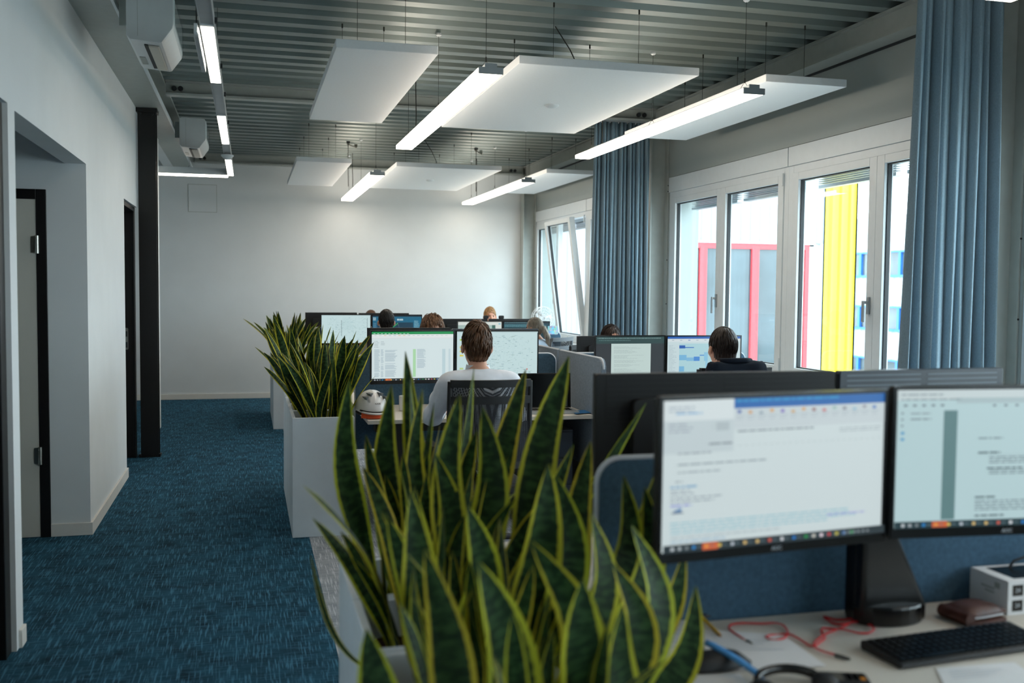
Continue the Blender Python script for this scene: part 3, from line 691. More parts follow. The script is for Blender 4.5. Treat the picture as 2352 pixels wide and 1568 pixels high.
def pic_mail():
    R = [(0, 0, 1, 1, W_)]
    R.append((.30, 0, 1, .085, (0, 96, 176))); textlines(R, .31, .012, .78, 1, .1, .018, (40, 150, 205), 1)
    R.append((.30, .085, 1, .26, (204, 216, 220))); R.append((0, 0, .30, .17, (220, 231, 233))); R.append((0, .17, .30, .44, (200, 214, 218)))
    for i, c in enumerate([(40, 80, 170), (214, 160, 90), (150, 170, 180), (220, 160, 60), (120, 90, 190), (210, 170, 110), (220, 165, 80), (150, 90, 80), (205, 110, 110), (150, 190, 180), (130, 130, 140), (150, 195, 215), (150, 150, 160), (60, 120, 195)]):
        u = .315 + i * .048; R.append((u, .10 + (i % 3) * .008, u + .016, .125 + (i % 3) * .008, c)); R.append((u - .006, .15, u + .03, .158, (176, 190, 196))); R.append((u - .004, .175, u + .022, .183, (184, 196, 202)))
    textlines(R, .315, .27, .66, 1, .1, .014, (140, 152, 158), 1); textlines(R, .78, .29, .98, 2, .025, .009, (170, 182, 188), 1)
    for k in range(24): R.append((.32 + k * .028, .395, .332 + k * .028, .40, (176, 190, 194)))
    textlines(R, .02, .05, .13, 2, .03, .014, (176, 190, 200), .9); textlines(R, .05, .10, .16, 1, .1, .016, (150, 190, 222), 1)
    textlines(R, .02, .19, .13, 3, .03, .013, (166, 178, 188), .6); R.append((.22, .19, .275, .26, (182, 196, 200)))
    textlines(R, .19, .36, .29, 1, .1, .016, (140, 152, 158), 1); textlines(R, .06, .43, .20, 1, .1, .014, (160, 172, 178), 1)
    textlines(R, .06, .52, .44, 1, .1, .015, (158, 172, 178), 1); textlines(R, .06, .585, .24, 1, .1, .014, (164, 178, 184), 1)
    textlines(R, .05, .66, .08, 1, .1, .012, (150, 162, 170), 1)
    textlines(R, .03, .70, .14, 1, .1, .018, (136, 178, 208), 1); textlines(R, .03, .735, .14, 2, .026, .012, (164, 178, 186), .7)
    textlines(R, .03, .795, .26, 2, .03, .013, (160, 174, 182), .8); textlines(R, .03, .855, .12, 1, .1, .015, (150, 160, 222), 1)
    R.append((.045, .898, .075, .915, (70, 120, 170))); R.append((.06, .885, .078, .90, (90, 140, 190))); R.append((.035, .918, .085, .928, (60, 80, 110)))
    R2 = []
    for (u0, v0, u1, v1, c) in R: R2.append((u0, v0 * .80 if v0 > 0 else 0, u1, v1 * .80 if v1 < 1 else 1, c))
    textlines(R2, .03, .80, .94, 4, .022, .010, (158, 202, 214), .75); textlines(R2, .72, .83, .90, 1, .1, .011, (172, 176, 226), 1)
    textlines(R2, .03, .895, .5, 1, .1, .009, (176, 190, 196), 1); textlines(R2, .03, .92, .26, 1, .1, .010, (158, 190, 214), 1)
    taskbar(R2); return R2
def pic_pdf():
    R = [(0, 0, 1, 1, (188, 216, 220)), (0, 0, 1, .075, (206, 220, 222)), (.26, .06, 1, .10, (176, 198, 202))]
    textlines(R, .02, .03, .20, 1, .1, .010, (140, 156, 160), 1); textlines(R, .02, .065, .28, 1, .1, .010, (140, 156, 160), 1)
    for k in range(5): R.append((.03 + k * .04, .105, .045 + k * .04, .12, (110, 124, 130)))
    for k in range(6): R.append((.42 + k * .05, .11, .435 + k * .05, .125, (120, 134, 140)))
    R.append((.205, .15, .265, .945, (96, 132, 134)))
    for k in range(3): R.append((.02, .16 + k * .045, .03, .175 + k * .045, (130, 148, 152)))
    for k in range(2): R.append((.02, .30 + k * .045, .035, .32 + k * .045, (80, 160, 205)))
    textlines(R, .06, .165, .15, 1, .1, .010, (140, 156, 162), 1); textlines(R, .06, .205, .15, 1, .1, .011, (130, 146, 152), 1)
    textlines(R, .36, .35, .47, 1, .1, .012, (130, 150, 156), 1); R.append((.36, .475, .95, .477, (160, 182, 186)))
    textlines(R, .36, .455, .46, 1, .1, .013, (84, 104, 110), 1); textlines(R, .41, .49, .75, 3, .02, .010, (130, 150, 156), .5)
    textlines(R, .40, .57, .56, 1, .1, .012, (84, 104, 110), 1); textlines(R, .41, .59, .78, 2, .02, .010, (130, 150, 156), .8)
    textlines(R, .35, .78, .44, 1, .1, .013, (84, 104, 110), 1); textlines(R, .35, .81, .76, 4, .021, .010, (130, 150, 156), .5)
    textlines(R, .35, .915, .48, 1, .1, .013, (84, 104, 110), 1)
    taskbar(R, .95, (18, 50, 58)); return R
def pic_sheet():
    R = [(0, 0, 1, 1, (222, 238, 240)), (0, 0, 1, .055, (20, 150, 80))]
    for k in range(10): R.append((.02 + k * .045, .035, .045 + k * .045, .045, (210, 235, 220)))
    R.append((0, .055, 1, .125, (236, 242, 242)))
    for k in range(16): R.append((.03 + k * .058, .075, .06 + k * .058, .085, rs.choice([(200, 210, 214), (180, 200, 212), (234, 190, 150)])))
    R.append((0, .125, 1, .15, (226, 234, 236)))
    textlines(R, .03, .19, .10, 5, .03, .012, (180, 196, 200), .7); textlines(R, .11, .20, .16, 3, .03, .012, (180, 196, 200), .7)
    R.append((.50, .36, .535, .93, (178, 226, 178)))
    for r in range(36):
        v = .36 + r * .0158
        for (a, b) in ((.03, .10), (.11, .145), (.16, .31), (.55, .66), (.86, .90)):
            if a == .86 or (a == .55 and r > 24) or rs.random() < .04: continue
            R.append((a, v, a + (b - a) * rs.uniform(.7, 1), v + .009, (176, 196, 206)))
    R.append((.86, .36, .90, .90, (196, 220, 226))); R.append((.94, .36, .965, .90, (204, 224, 230)))
    taskbar(R, .955, (14, 22, 28)); return R
def pic_cad(tags=True):
    R = [(0, 0, 1, 1, (206, 232, 234))]
    for k in range(7): R.append((.12 + k * .115, .05, .1212 + k * .115, .97, (186, 214, 218)))
    for k in range(320):
        u, v = rs.uniform(.1, .93), rs.uniform(.08, .93); w = rs.uniform(.008, .035)
        R.append((u, v, u + w, v + rs.choice([.003, .004, .010]), rs.choice([(150, 184, 190), (160, 186, 182), (136, 168, 176), (176, 202, 206)])))
    for k in range(50):
        u, v = rs.uniform(.1, .9), rs.uniform(.08, .9); R.append((u, v, u + .0016, v + rs.uniform(.02, .09), (150, 184, 188)))
    if tags:
        for v, c in ((.16, (180, 210, 90)), (.32, (226, 214, 90)), (.41, (226, 214, 90)), (.50, (226, 214, 90)), (.78, (190, 214, 140))): R.append((.03, v, .075, v + .035, c))
        R.append((.74, .955, .758, .985, (40, 34, 30))); R.append((.86, .80, .872, .84, (220, 130, 120)))
    else:
        R.append((.40, .18, .407, .75, (40, 70, 76))); R.append((.93, .1, .936, .5, (40, 70, 76)))
        textlines(R, .42, .1, .7, 8, .055, .006, (130, 180, 186), .4)
    R.append((0, .0, 1, .02, (190, 214, 216))); return R
def pic_doc():
    R = [(0, 0, 1, 1, (38, 44, 50)), (0, 0, 1, .16, (34, 66, 66))]
    textlines(R, .02, .03, .95, 1, .1, .018, (120, 150, 150), 1); textlines(R, .04, .08, .5, 1, .1, .015, (90, 124, 124), 1); R.append((.22, .16, .80, 1, (200, 220, 216)))
    for blk in ((.23, 3), (.30, 5), (.42, 5), (.53, 4), (.62, 4), (.72, 5), (.82, 5)):
        textlines(R, .26, blk[0], .70, blk[1], .017, .006, (168, 186, 184), .4)
    return R
def pic_cal():
    R = [(0, 0, 1, 1, (206, 226, 230)), (0, 0, 1, .05, (16, 92, 180)), (0, .05, 1, .12, (220, 232, 236)), (.16, .16, .60, .96, (178, 218, 226))]
    for k in range(8): R.append((.06 + k * .11, .075, .09 + k * .11, .09, rs.choice([(90, 120, 200), (160, 180, 190)])))
    for (a, b, c, d_, col) in ((.16, .20, .24, .27, (20, 90, 180)), (.24, .24, .36, .26, (40, 110, 196)), (.16, .42, .26, .54, (120, 186, 226)), (.26, .48, .36, .56, (130, 190, 226)), (.36, .46, .44, .56, (70, 140, 216)), (.50, .36, .55, .56, (140, 200, 230)), (.44, .42, .5, .44, (60, 140, 220)), (.16, .68, .23, .80, (120, 186, 226)), (.52, .74, .56, .76, (190, 60, 40)), (.52, .56, .55, .9, (150, 206, 232))): R.append((a, b, c, d_, col))
    textlines(R, .02, .2, .13, 22, .03, .007, (160, 180, 190), .4); textlines(R, .64, .14, .95, 3, .02, .006, (150, 170, 180), .6); return R
def pic_dark():
    R = [(0, 0, 1, 1, (14, 60, 82)), (0, 0, 1, .05, (10, 30, 44)), (0, .05, 1, .26, (20, 104, 136)), (0, .26, .09, 1, (28, 96, 128)), (.83, .16, 1, 1, (24, 110, 142))]
    textlines(R, .01, .09, .07, 2, .06, .03, (210, 230, 235), .9); textlines(R, .50, .13, .62, 1, .1, .06, (200, 226, 232), 1); textlines(R, .02, .3, .08, 9, .06, .016, (120, 170, 190), .6)
    textlines(R, .85, .2, .98, 6, .045, .018, (150, 200, 214), .5); textlines(R, .56, .50, .76, 6, .07, .016, (70, 130, 140), .5)
    for k in range(14): R.append((.40 + k * .008, .44 - k * .012, .41 + k * .008, .46 - k * .012, (60, 214, 110)))
    for k in range(14): R.append((.51 + k * .004, .28 + k * .02, .513 + k * .004, .30 + k * .02, (150, 170, 180)))
    return R
def pic_code():
    R = [(0, 0, 1, 1, (10, 54, 66)), (0, 0, 1, .06, (12, 34, 44)), (0, .06, 1, .2, (14, 66, 80))]
    textlines(R, .02, .02, .9, 1, .1, .02, (120, 160, 168), .9); textlines(R, .02, .10, .96, 3, .035, .016, (110, 166, 176), .8); textlines(R, .03, .24, .95, 18, .04, .014, (40, 110, 120), .3); return R
def pic_page():
    R = [(0, 0, 1, 1, (226, 234, 228)), (0, .12, .25, .34, (170, 194, 188)), (.62, .12, .80, .34, (176, 200, 194)), (.78, .12, .86, .34, (60, 110, 100)), (.93, .06, .98, .09, (30, 180, 220))]
    textlines(R, .05, .4, .9, 14, .04, .012, (170, 188, 188), .5); return R
def screen_mesh(R, w, h):
    vs = []; fs = []; cs = []
    for i, (u0, v0, u1, v1, c) in enumerate(R):
        y = -.00004 * (i + 1); o = len(vs)
        for (u, v) in ((u0, v1), (u1, v1), (u1, v0), (u0, v0)): vs.append(((u - .5) * w, y if i else 0, (.5 - v) * h))
        fs.append((o, o + 1, o + 2, o + 3)); cs.append(lin(c))
    me = bpy.data.meshes.new('screen'); me.from_pydata(vs, [], fs); me.materials.append(m_screen)
    a = me.color_attributes.new('col', 'FLOAT_COLOR', 'CORNER'); d = []
    for c in cs: d += [c[0], c[1], c[2], 1] * 4
    a.data.foreach_set('color', d); return me
me_logo = text_mesh('AOC', .013, .0002, m_piping)
def monitor(label, cx, cy, cz, w, h, yaw, pic=None, back=False, vents=True, logo=True, mb_=None, ms_=None):
    mb_ = mb_ or m_blackmat; ms_ = ms_ or m_blackmat
    """front looks to -Y in its own frame"""
    t = thing('monitor', label, 'monitor', (cx, cy, cz), yaw, 'desk monitors')
    mb = MB(); mb.prism(rrect(-w/2, w/2, -h/2, h/2, .008, 2), .0, .022, 'y')
    mb.prism(rrect(-w*.36, w*.36, -h*.34, h*.30, .02, 3), .022, .046, 'y'); mb.build('housing', mb_, t, bevel=.002)
    b, bb = .009, .024
    MB().box(-w/2, w/2, -.004, 0, -h/2, -h/2 + bb).build('bezel', m_blackgl, t)
    MB().box(-w/2, w/2, -.004, 0, h/2 - b, h/2).build('bezel', m_blackgl, t)
    for s in (-1, 1): MB().box(min(s*w/2, s*(w/2 - b)), max(s*w/2, s*(w/2 - b)), -.004, 0, -h/2 + bb, h/2 - b).build('bezel', m_blackgl, t)
    if pic:
        o = link('screen', screen_mesh(pic, w - 2*b, h - b - bb), t); o.location = (0, -.0006, (bb - b) / 2)
    else: MB().box(-w/2 + b, w/2 - b, -.002, 0, -h/2 + bb, h/2 - b).build('screen', m_blackgl, t)
    if logo:
        o = link('logo', me_logo, t); o.location = (0, -.0044, -h/2 + bb * .45); o.rotation_euler = (PI/2, 0, 0)
    if back and vents:
        for k in range(9):
            z = h/2 - .018 - k * .016
            MB().box(-w*.46, -w*.02, .022, .0235, z, z + .005).build('vent_slat', ms_, t)
            MB().box(w*.02, w*.46, .022, .0235, z, z + .005).build('vent_slat', ms_, t)
    return t
def stand(label, x, y, zc, side, span=.28):
    """post with a cross arm behind a pair of monitors; side=+1: post lies on +Y of the monitors"""
    t = thing('monitor_stand', label, 'monitor stand', (x, y, ZD), 0, 'dual monitor stands')
    MB().prism(rrect(-.085, .085, -.10, .07, .04, 5), 0, .014, 'z').build('foot', m_blackgl, t, bevel=.004)
    MB().box(-.036, .036, -.024, .024, .014, zc - ZD + .03).build('post', m_blackgl, t, bevel=.008)
    MB().box(-span, span, -.012, .012, zc - ZD - .03, zc - ZD + .02).build('cross_arm', m_blackgl, t, bevel=.004)
    for s in (-1, 1): MB().box(s * span - .05, s * span + .05, -side * .2 * .0 - (.176 if side > 0 else -.012), (-.012 if side > 0 else .136), zc - ZD - .055, zc - ZD + .045).build('mount', m_blackgl, t, bevel=.003)
    return t
rad = math.radians
monitor('large monitor in the right foreground showing a mail window', 1.150, 1.995, 1.19, .613, .362, rad(6.6), pic_mail())
monitor('monitor cut by the right edge showing a document with a grey column', 1.768, 1.993, 1.197, .613, .362, rad(-5), pic_pdf())
monitor('black back of the wide monitor above the foreground mail screen', 1.366, 2.74, 1.17, .785, .365, PI, None, True)
monitor('bluish-lit monitor back with vent slats beneath the near curtain', 2.085, 2.75, 1.172, .63, .362, PI + rad(3), None, True, mb_=m_sheen, ms_=m_sheenslat)
monitor('monitor showing a spreadsheet with a green bar', 1.106, 6.86, 1.113, .595, .372, rad(3), pic_sheet())
monitor('monitor showing a pale drawing behind the head of the man in white', 1.712, 6.86, 1.118, .602, .36, rad(-2), pic_cad())
monitor('black monitor back just above the spreadsheet screen', 1.188, 7.56, 1.105, .64, .365, PI, None, True)
monitor('dark monitor back with vent slats above the pale drawing screen', 1.865, 7.56, 1.10, .70, .36, PI + rad(2), None, True, mb_=m_sheen, ms_=m_sheenslat)
monitor('monitor with a white page on a dark background near the window', 2.722, 6.86, 1.079, .555, .36, 0, pic_doc(), logo=False)
monitor('monitor showing a blue calendar in front of the dark-haired man', 3.315, 6.86, 1.077, .615, .36, 0, pic_cal(), logo=False)
monitor('dark monitor back left of the white page screen', 2.85, 7.56, 1.04, .62, .36, PI, None, True)
monitor('dark monitor back behind the calendar screen', 3.49, 7.56, 1.03, .62, .36, PI, None, True)
monitor('far monitor showing a white drawing behind the plants', 1.11, 11.8, 1.09, .585, .36, 0, pic_cad(False))
monitor('far monitor with a dark teal drawing behind the black-haired person', 1.712, 11.8, 1.09, .60, .36, 0, pic_dark())
monitor('far monitor with a white page below the ginger-haired man', 2.722, 11.8, 1.012, .56, .36, 0, pic_page())
monitor('far monitor with dark teal lines beside the grey ponytail', 3.312, 11.8, 1.012, .60, .36, 0, pic_code())
monitor('black far monitor back left of the white drawing screen', .99, 12.46, 1.095, .63, .36, PI, None, True)
monitor('black far monitor back behind the dark teal drawing', 1.64, 12.46, 1.09, .63, .36, PI, None, True)
monitor('dark far monitor back left of the two webcams', 2.66, 12.46, 1.02, .62, .36, PI, None, True)
monitor('dark far monitor back beside the grey ponytail, under the fan', 3.29, 12.46, 1.02, .60, .36, PI, None, True)
# the foreground stand, a post that runs out into a sloping boot
t = thing('monitor_stand', 'black boot-shaped stand under the foreground monitors', 'monitor stand', (1.555, 2.25, ZD), 0, 'dual monitor stands')
MB().prism(rrect(-.038, .038, -.026, .026, .012), .0, .46, 'z').build('post', m_blackgl, t, bevel=.004)
MB().prism([(-.036, .0), (-.036, .30), (.036, .29), (.06, .25), (.145, .075), (.16, .045), (.16, .0)], -.052, .036, 'y').build('boot', m_blackgl, t, bevel=.014, seg=4)
MB().prism([(.06 + .10 * math.cos(a * PI / 12), -.02 + .06 * math.sin(a * PI / 12)) for a in range(24)], 0, .05, 'z').build('foot', m_blackgl, t, bevel=.006)
MB().box(-.34, .30, -.012, .012, .40, .45).build('cross_arm', m_blackgl, t)
for x, y in ((-.36, -.20), (.22, -.20)): MB().box(x - .05, x + .05, y, -.0, .38, .48).build('mount', m_blackgl, t)
stand('monitor stand behind the spreadsheet monitor', 1.41, 7.08, 1.11, 1)
stand('monitor stand behind the calendar monitor', 3.02, 7.08, 1.08, 1)
stand('monitor stand behind the far white drawing monitor', 1.41, 12.02, 1.08, 1)
stand('monitor stand behind the far white page monitor', 3.02, 12.02, 1.0, 1)
stand('monitor stand on the far side of the first row desks', 1.72, 2.52, 1.16, -1)
stand('monitor stand of the black monitor backs in the second row', 1.52, 7.38, 1.10, -1)
stand('monitor stand of the monitor backs in the second row by the window', 3.17, 7.38, 1.03, -1)
stand('monitor stand of the far row beside the end wall planters', 1.32, 12.28, 1.09, -1)
stand('monitor stand of the far row under the webcams', 2.98, 12.28, 1.01, -1)
# ------------------------------------------------------------------ planters and snake plants
ZP = 0.765
def make_planter():
    t = thing('planter', 'p', 'planter')
    w, d = .195, .195; wall = .022
    mb = MB()
    mb.box(-w, w, -d, -d + wall, 0, ZP).box(-w, w, d - wall, d, 0, ZP).box(-w, -w + wall, -d + wall, d - wall, 0, ZP).box(w - wall, w, -d + wall, d - wall, 0, ZP).box(-w + wall, w - wall, -d + wall, d - wall, 0, .04)
    mb.build('box', m_planter, t, bevel=.003)
    n = 9; vs = []; fs = []; rnd = random.Random(3); s = w - wall
    for i in range(n):
        for j in range(n): vs.append((-s + 2*s*i/(n-1), -s + 2*s*j/(n-1), ZP - .11 + rnd.uniform(-.01, .012)))
    for i in range(n - 1):
        for j in range(n - 1): fs.append((i*n+j, (i+1)*n+j, (i+1)*n+j+1, i*n+j+1))
    MB().add(vs, fs).build('soil', m_soil, t, smooth=180)
    return t
def leaf_mesh(path, width, nrm, curl=.35, name='leaf'):
    """path: list of centre points, nrm: face direction at each; lance-shaped with a thin tip"""
    k = len(path); vs = []; uv = []; nu = 6
    for i in range(k):
        t = i / (k - 1)
        q = min(1.0, t / .55); q = q * q * (3 - 2 * q)
        w = width * .5 * (.36 + .64 * q) * (1.0 if t < .55 else max(0.0, 1 - ((t - .55) / .45) ** 1.9) ** .9)
        w *= 1 + .07 * math.sin(9 * t + 40 * width); w = max(w, width * .012)
        tg = (path[min(i+1, k-1)] - path[max(i-1, 0)]).normalized()
        side = tg.cross(nrm[i]); side = side.normalized() if side.length > 1e-5 else Vector((1, 0, 0)); fn = side.cross(tg)
        c = curl * (1.35 - t)
        for j in range(nu + 1):
            u = j / nu * 2 - 1
            vs.append(path[i] + side * (u * w * (1 - .15 * c * u * u)) + fn * (c * w * u * u)); uv.append(((u + 1) / 2, t))
    fs = []; n = nu + 1
    for i in range(k - 1):
        for j in range(nu): fs.append((i*n+j, i*n+j+1, (i+1)*n+j+1, (i+1)*n+j))
    me = bpy.data.meshes.new(name); me.from_pydata([tuple(v) for v in vs], [], fs); me.materials.append(m_leaf)
    l = me.uv_layers.new(name='UVMap'); d = []
    for f in fs:
        for q in f: d += [uv[q][0], uv[q][1]]
    l.data.foreach_set('uv', d); me.polygons.foreach_set('use_smooth', [True] * len(fs)); me.update(); return me
def proto(seed):
    r = random.Random(seed); K = 15; L = 1.0
    bend = r.uniform(.02, .34); wob = r.uniform(-.06, .06); tw = r.uniform(-2.0, 2.0); ph = r.uniform(0, 6)
    path = []; nr = []
    for i in range(K):
        t = i / (K - 1)
        path.append(Vector((wob * math.sin(4.5 * t + ph), bend * t * t * (1 if seed % 4 else 1.6), L * t * (1 - .1 * bend * t))))
        a = tw * t + .25 * math.sin(5 * t + ph); nr.append(Vector((math.sin(a), math.cos(a), -.2)))
    return leaf_mesh(path, r.uniform(.105, .145), nr, r.uniform(.2, .5))
PROTO = [proto(100 + i) for i in range(18)]
def snake_plant(label, x, y, n, seed, hmin=.38, hmax=.74, spread=.13, lean=.28, extra=()):
    r = random.Random(seed); z = ZP - .105
    t = thing('snake_plant', label, 'plant', (x, y, z), 0, 'variegated snake plants in the planters')
    for i in range(n):
        a = r.uniform(0, 2 * PI); q = spread * math.sqrt(r.random()); px, py = q * math.cos(a), q * math.sin(a)
        o = link('leaf', PROTO[r.randrange(len(PROTO))], t); o.location = (px, py, -.01)
        L = r.uniform(hmin, hmax) * (1.0 - .25 * (q / spread) * r.random()); o.scale = (L * r.uniform(.85, 1.1), L * r.uniform(.9, 1.1), L)
        yaw = math.atan2(py, px) - PI / 2 + r.uniform(-.9, .9); o.rotation_euler = (-r.uniform(0, lean) * (q / spread), r.uniform(-.10, .10), yaw)
    for (base, tip, w, bow, face) in extra:
        A = Vector(base) - Vector((x, y, z)); B = Vector(tip) - Vector((x, y, z)); bo = Vector(bow); K = 18
        wb = r.uniform(-.03, .03) * min(1, w * 18); path = [A.lerp(B, i / (K-1)) + bo * math.sin(PI * i / (K-1)) + Vector((wb * math.sin(2.2 * PI * i / (K-1)), 0, 0)) for i in range(K)]
        nr = [Vector((math.sin(face[0] + (face[1] - face[0]) * i / (K-1)), -math.cos(face[0] + (face[1] - face[0]) * i / (K-1)), 0)) for i in range(K)]
        link('leaf', leaf_mesh(path, w * 1.35 if w > .03 else w, nr, .3), t)
    return t
pl = make_planter(); first = True
PX = .46
ROWS = [('foreground row', [2.84, 2.44, 2.04, 1.64]), ('middle row', [6.59, 6.99, 7.39, 7.79]), ('far row', [11.54, 11.94, 12.34, 12.74])]
ORD = {'foreground row': ['the furthest planter', 'the second planter from the far end', 'the third planter from the far end', 'the nearest planter'],
       'middle row': ['the nearest planter', 'the second planter from the front', 'the third planter from the front', 'the furthest planter'],
       'far row': ['the nearest planter', 'the second planter from the front', 'the third planter from the front', 'the furthest planter']}
for rn, ys in ROWS:
    for k, y in enumerate(ys):
        p = pl if first else copy_tree(pl); first = False
        p.location = (PX, y, 0)
        tag(p, 'white square planter box, %s of the %s' % (ORD[rn][k].replace('the ', ''), rn), 'planter', 'white planter boxes along the corridor')
def LF(bx, by, px, py, Y, w, bow=(0, 0, 0), face=(0, .3)):
    return ((bx, by, ZP - .12), tuple(at(px, py, 1, Y)), w, bow, face)
ex0 = [LF(.36, 2.84, 797, 872, 2.80, .060, (-.03, 0, 0), (.5, .1)), LF(.40, 2.88, 893, 885, 2.86, .062, (.0, 0, 0), (-.2, .2)), LF(.42, 2.90, 880, 1005, 2.9, .05),
       LF(.47, 2.9, 928, 806, 2.95, .050, (.03, 0, 0), (-.6, -.1)), LF(.50, 2.86, 946, 868, 2.86, .040, (-.02, 0, 0), (.6, 1.0)), LF(.48, 2.80, 962, 893, 2.75, .05, (0, 0, 0), (.2, .5)),
       LF(.54, 2.86, 1093, 843, 2.9, .042, (-.01, 0, 0), (.9, .8)), LF(.56, 2.80, 1205, 848, 2.9, .068, (.02, 0, 0), (.2, -.1))]
ex1 = [LF(.58, 2.48, 1298, 818, 2.62, .082, (.03, 0, 0), (.1, -.3)), LF(.45, 2.44, 1010, 1040, 2.42, .066, (.02, 0, 0), (0, .2)), LF(.52, 2.42, 1118, 935, 2.45, .075, (.02, 0, 0), (0, -.3)),
       LF(.48, 2.40, 1046, 905, 2.44, .07, (.0, 0, 0), (.2, 0)), LF(.60, 2.44, 1473, 925, 2.62, .062, (.04, 0, 0), (.5, .9)), LF(.62, 2.46, 1408, 1050, 2.55, .060, (.0, 0, 0), (.1, .3)),
       LF(.60, 2.40, 1310, 1020, 2.5, .055, (.02, 0, 0), (-.2, .3)), LF(.31, 2.40, 712, 1272, 2.55, .016, (-.02, 0, -.06), (0, 0))]
ex2 = [LF(.62, 2.06, 1540, 1008, 2.25, .072, (.04, 0, 0), (.1, .4)), LF(.55, 2.06, 1265, 1065, 2.05, .085, (.0, 0, 0), (0, .2)), LF(.58, 2.02, 1290, 1090, 2.1, .07, (.03, 0, 0), (.3, -.2)),
       LF(.42, 2.02, 950, 1130, 2.06, .07, (-.03, 0, 0), (-.2, .2)), LF(.62, 2.0, 1584, 1258, 2.0, .055, (.04, 0, -.03), (-.3, .2)), LF(.62, 1.96, 1606, 1345, 1.92, .062, (.07, 0, -.07), (-.5, .1)),
       LF(.46, 2.08, 1090, 1160, 2.0, .075), LF(.62, 2.12, 1350, 1012, 2.3, .062, (.03, 0, 0), (.2, -.2)), LF(.63, 2.02, 1445, 1092, 2.14, .068, (.04, 0, 0), (-.2, .3)), LF(.64, 1.95, 1492, 1118, 2.05, .066, (.05, 0, 0), (.4, 0)), LF(.60, 1.92, 1372, 1178, 1.98, .062, (.03, 0, 0), (0, .5)), LF(.60, 2.05, 1550, 1185, 2.1, .018, (0, 0, -.04), (.2, .5))]
ex3 = [LF(.63, 1.72, 1468, 1205, 1.86, .062, (.05, 0, 0), (.1, .4)), LF(.63, 1.75, 1425, 1290, 1.78, .06, (.04, 0, 0), (-.3, .2)), LF(.60, 1.66, 1240, 1240, 1.70, .07, (.02, 0, 0), (.2, -.3)), LF(.42, 1.66, 985, 1260, 1.72, .062, (-.02, 0, 0), (.1, -.2)), LF(.34, 1.68, 848, 1444, 1.75, .075, (-.04, 0, -.02), (-.3, 0)), LF(.50, 1.68, 1110, 1290, 1.62, .08), LF(.58, 1.68, 1330, 1330, 1.62, .085, (.02, 0, 0), (.2, .1)), LF(.62, 1.66, 1420, 1390, 1.62, .06, (.03, 0, 0), (.6, .2))]
snake_plant('snake plant with tall leaves at the back of the foreground row', PX, 2.84, 24, 11, .38, .62, .13, .25, ex0)
snake_plant('snake plant with the tallest broad leaf in the foreground row', PX, 2.44, 26, 12, .36, .58, .13, .25, ex1)
snake_plant('snake plant whose leaves lean over the foreground desk', PX, 2.04, 28, 13, .34, .52, .13, .25, ex2)
snake_plant('snake plant closest to the camera at the bottom edge', PX, 1.64, 26, 14, .28, .42, .13, .25, ex3)
snake_plant('snake plant in the nearest planter of the middle row', PX + .02, 6.59, 30, 21, .42, .70, .13, .42)
snake_plant('snake plant in the second planter of the middle row', PX, 6.99, 26, 22, .42, .72, .13, .36)
snake_plant('snake plant in the third planter of the middle row', PX - .02, 7.39, 24, 23, .42, .72, .13, .36)
snake_plant('snake plant in the furthest planter of the middle row', PX - .02, 7.79, 22, 24, .45, .74, .13, .36)
snake_plant('snake plant in the nearest planter of the far row', PX, 11.54, 24, 31, .45, .70, .13, .36)
snake_plant('snake plant in the second planter of the far row', PX, 11.94, 22, 32, .45, .72, .13, .36)
snake_plant('snake plant in the third planter of the far row', PX, 12.34, 20, 33, .45, .72, .13, .36)
snake_plant('snake plant in the furthest planter of the far row', PX, 12.74, 20, 34, .45, .70, .13, .36)
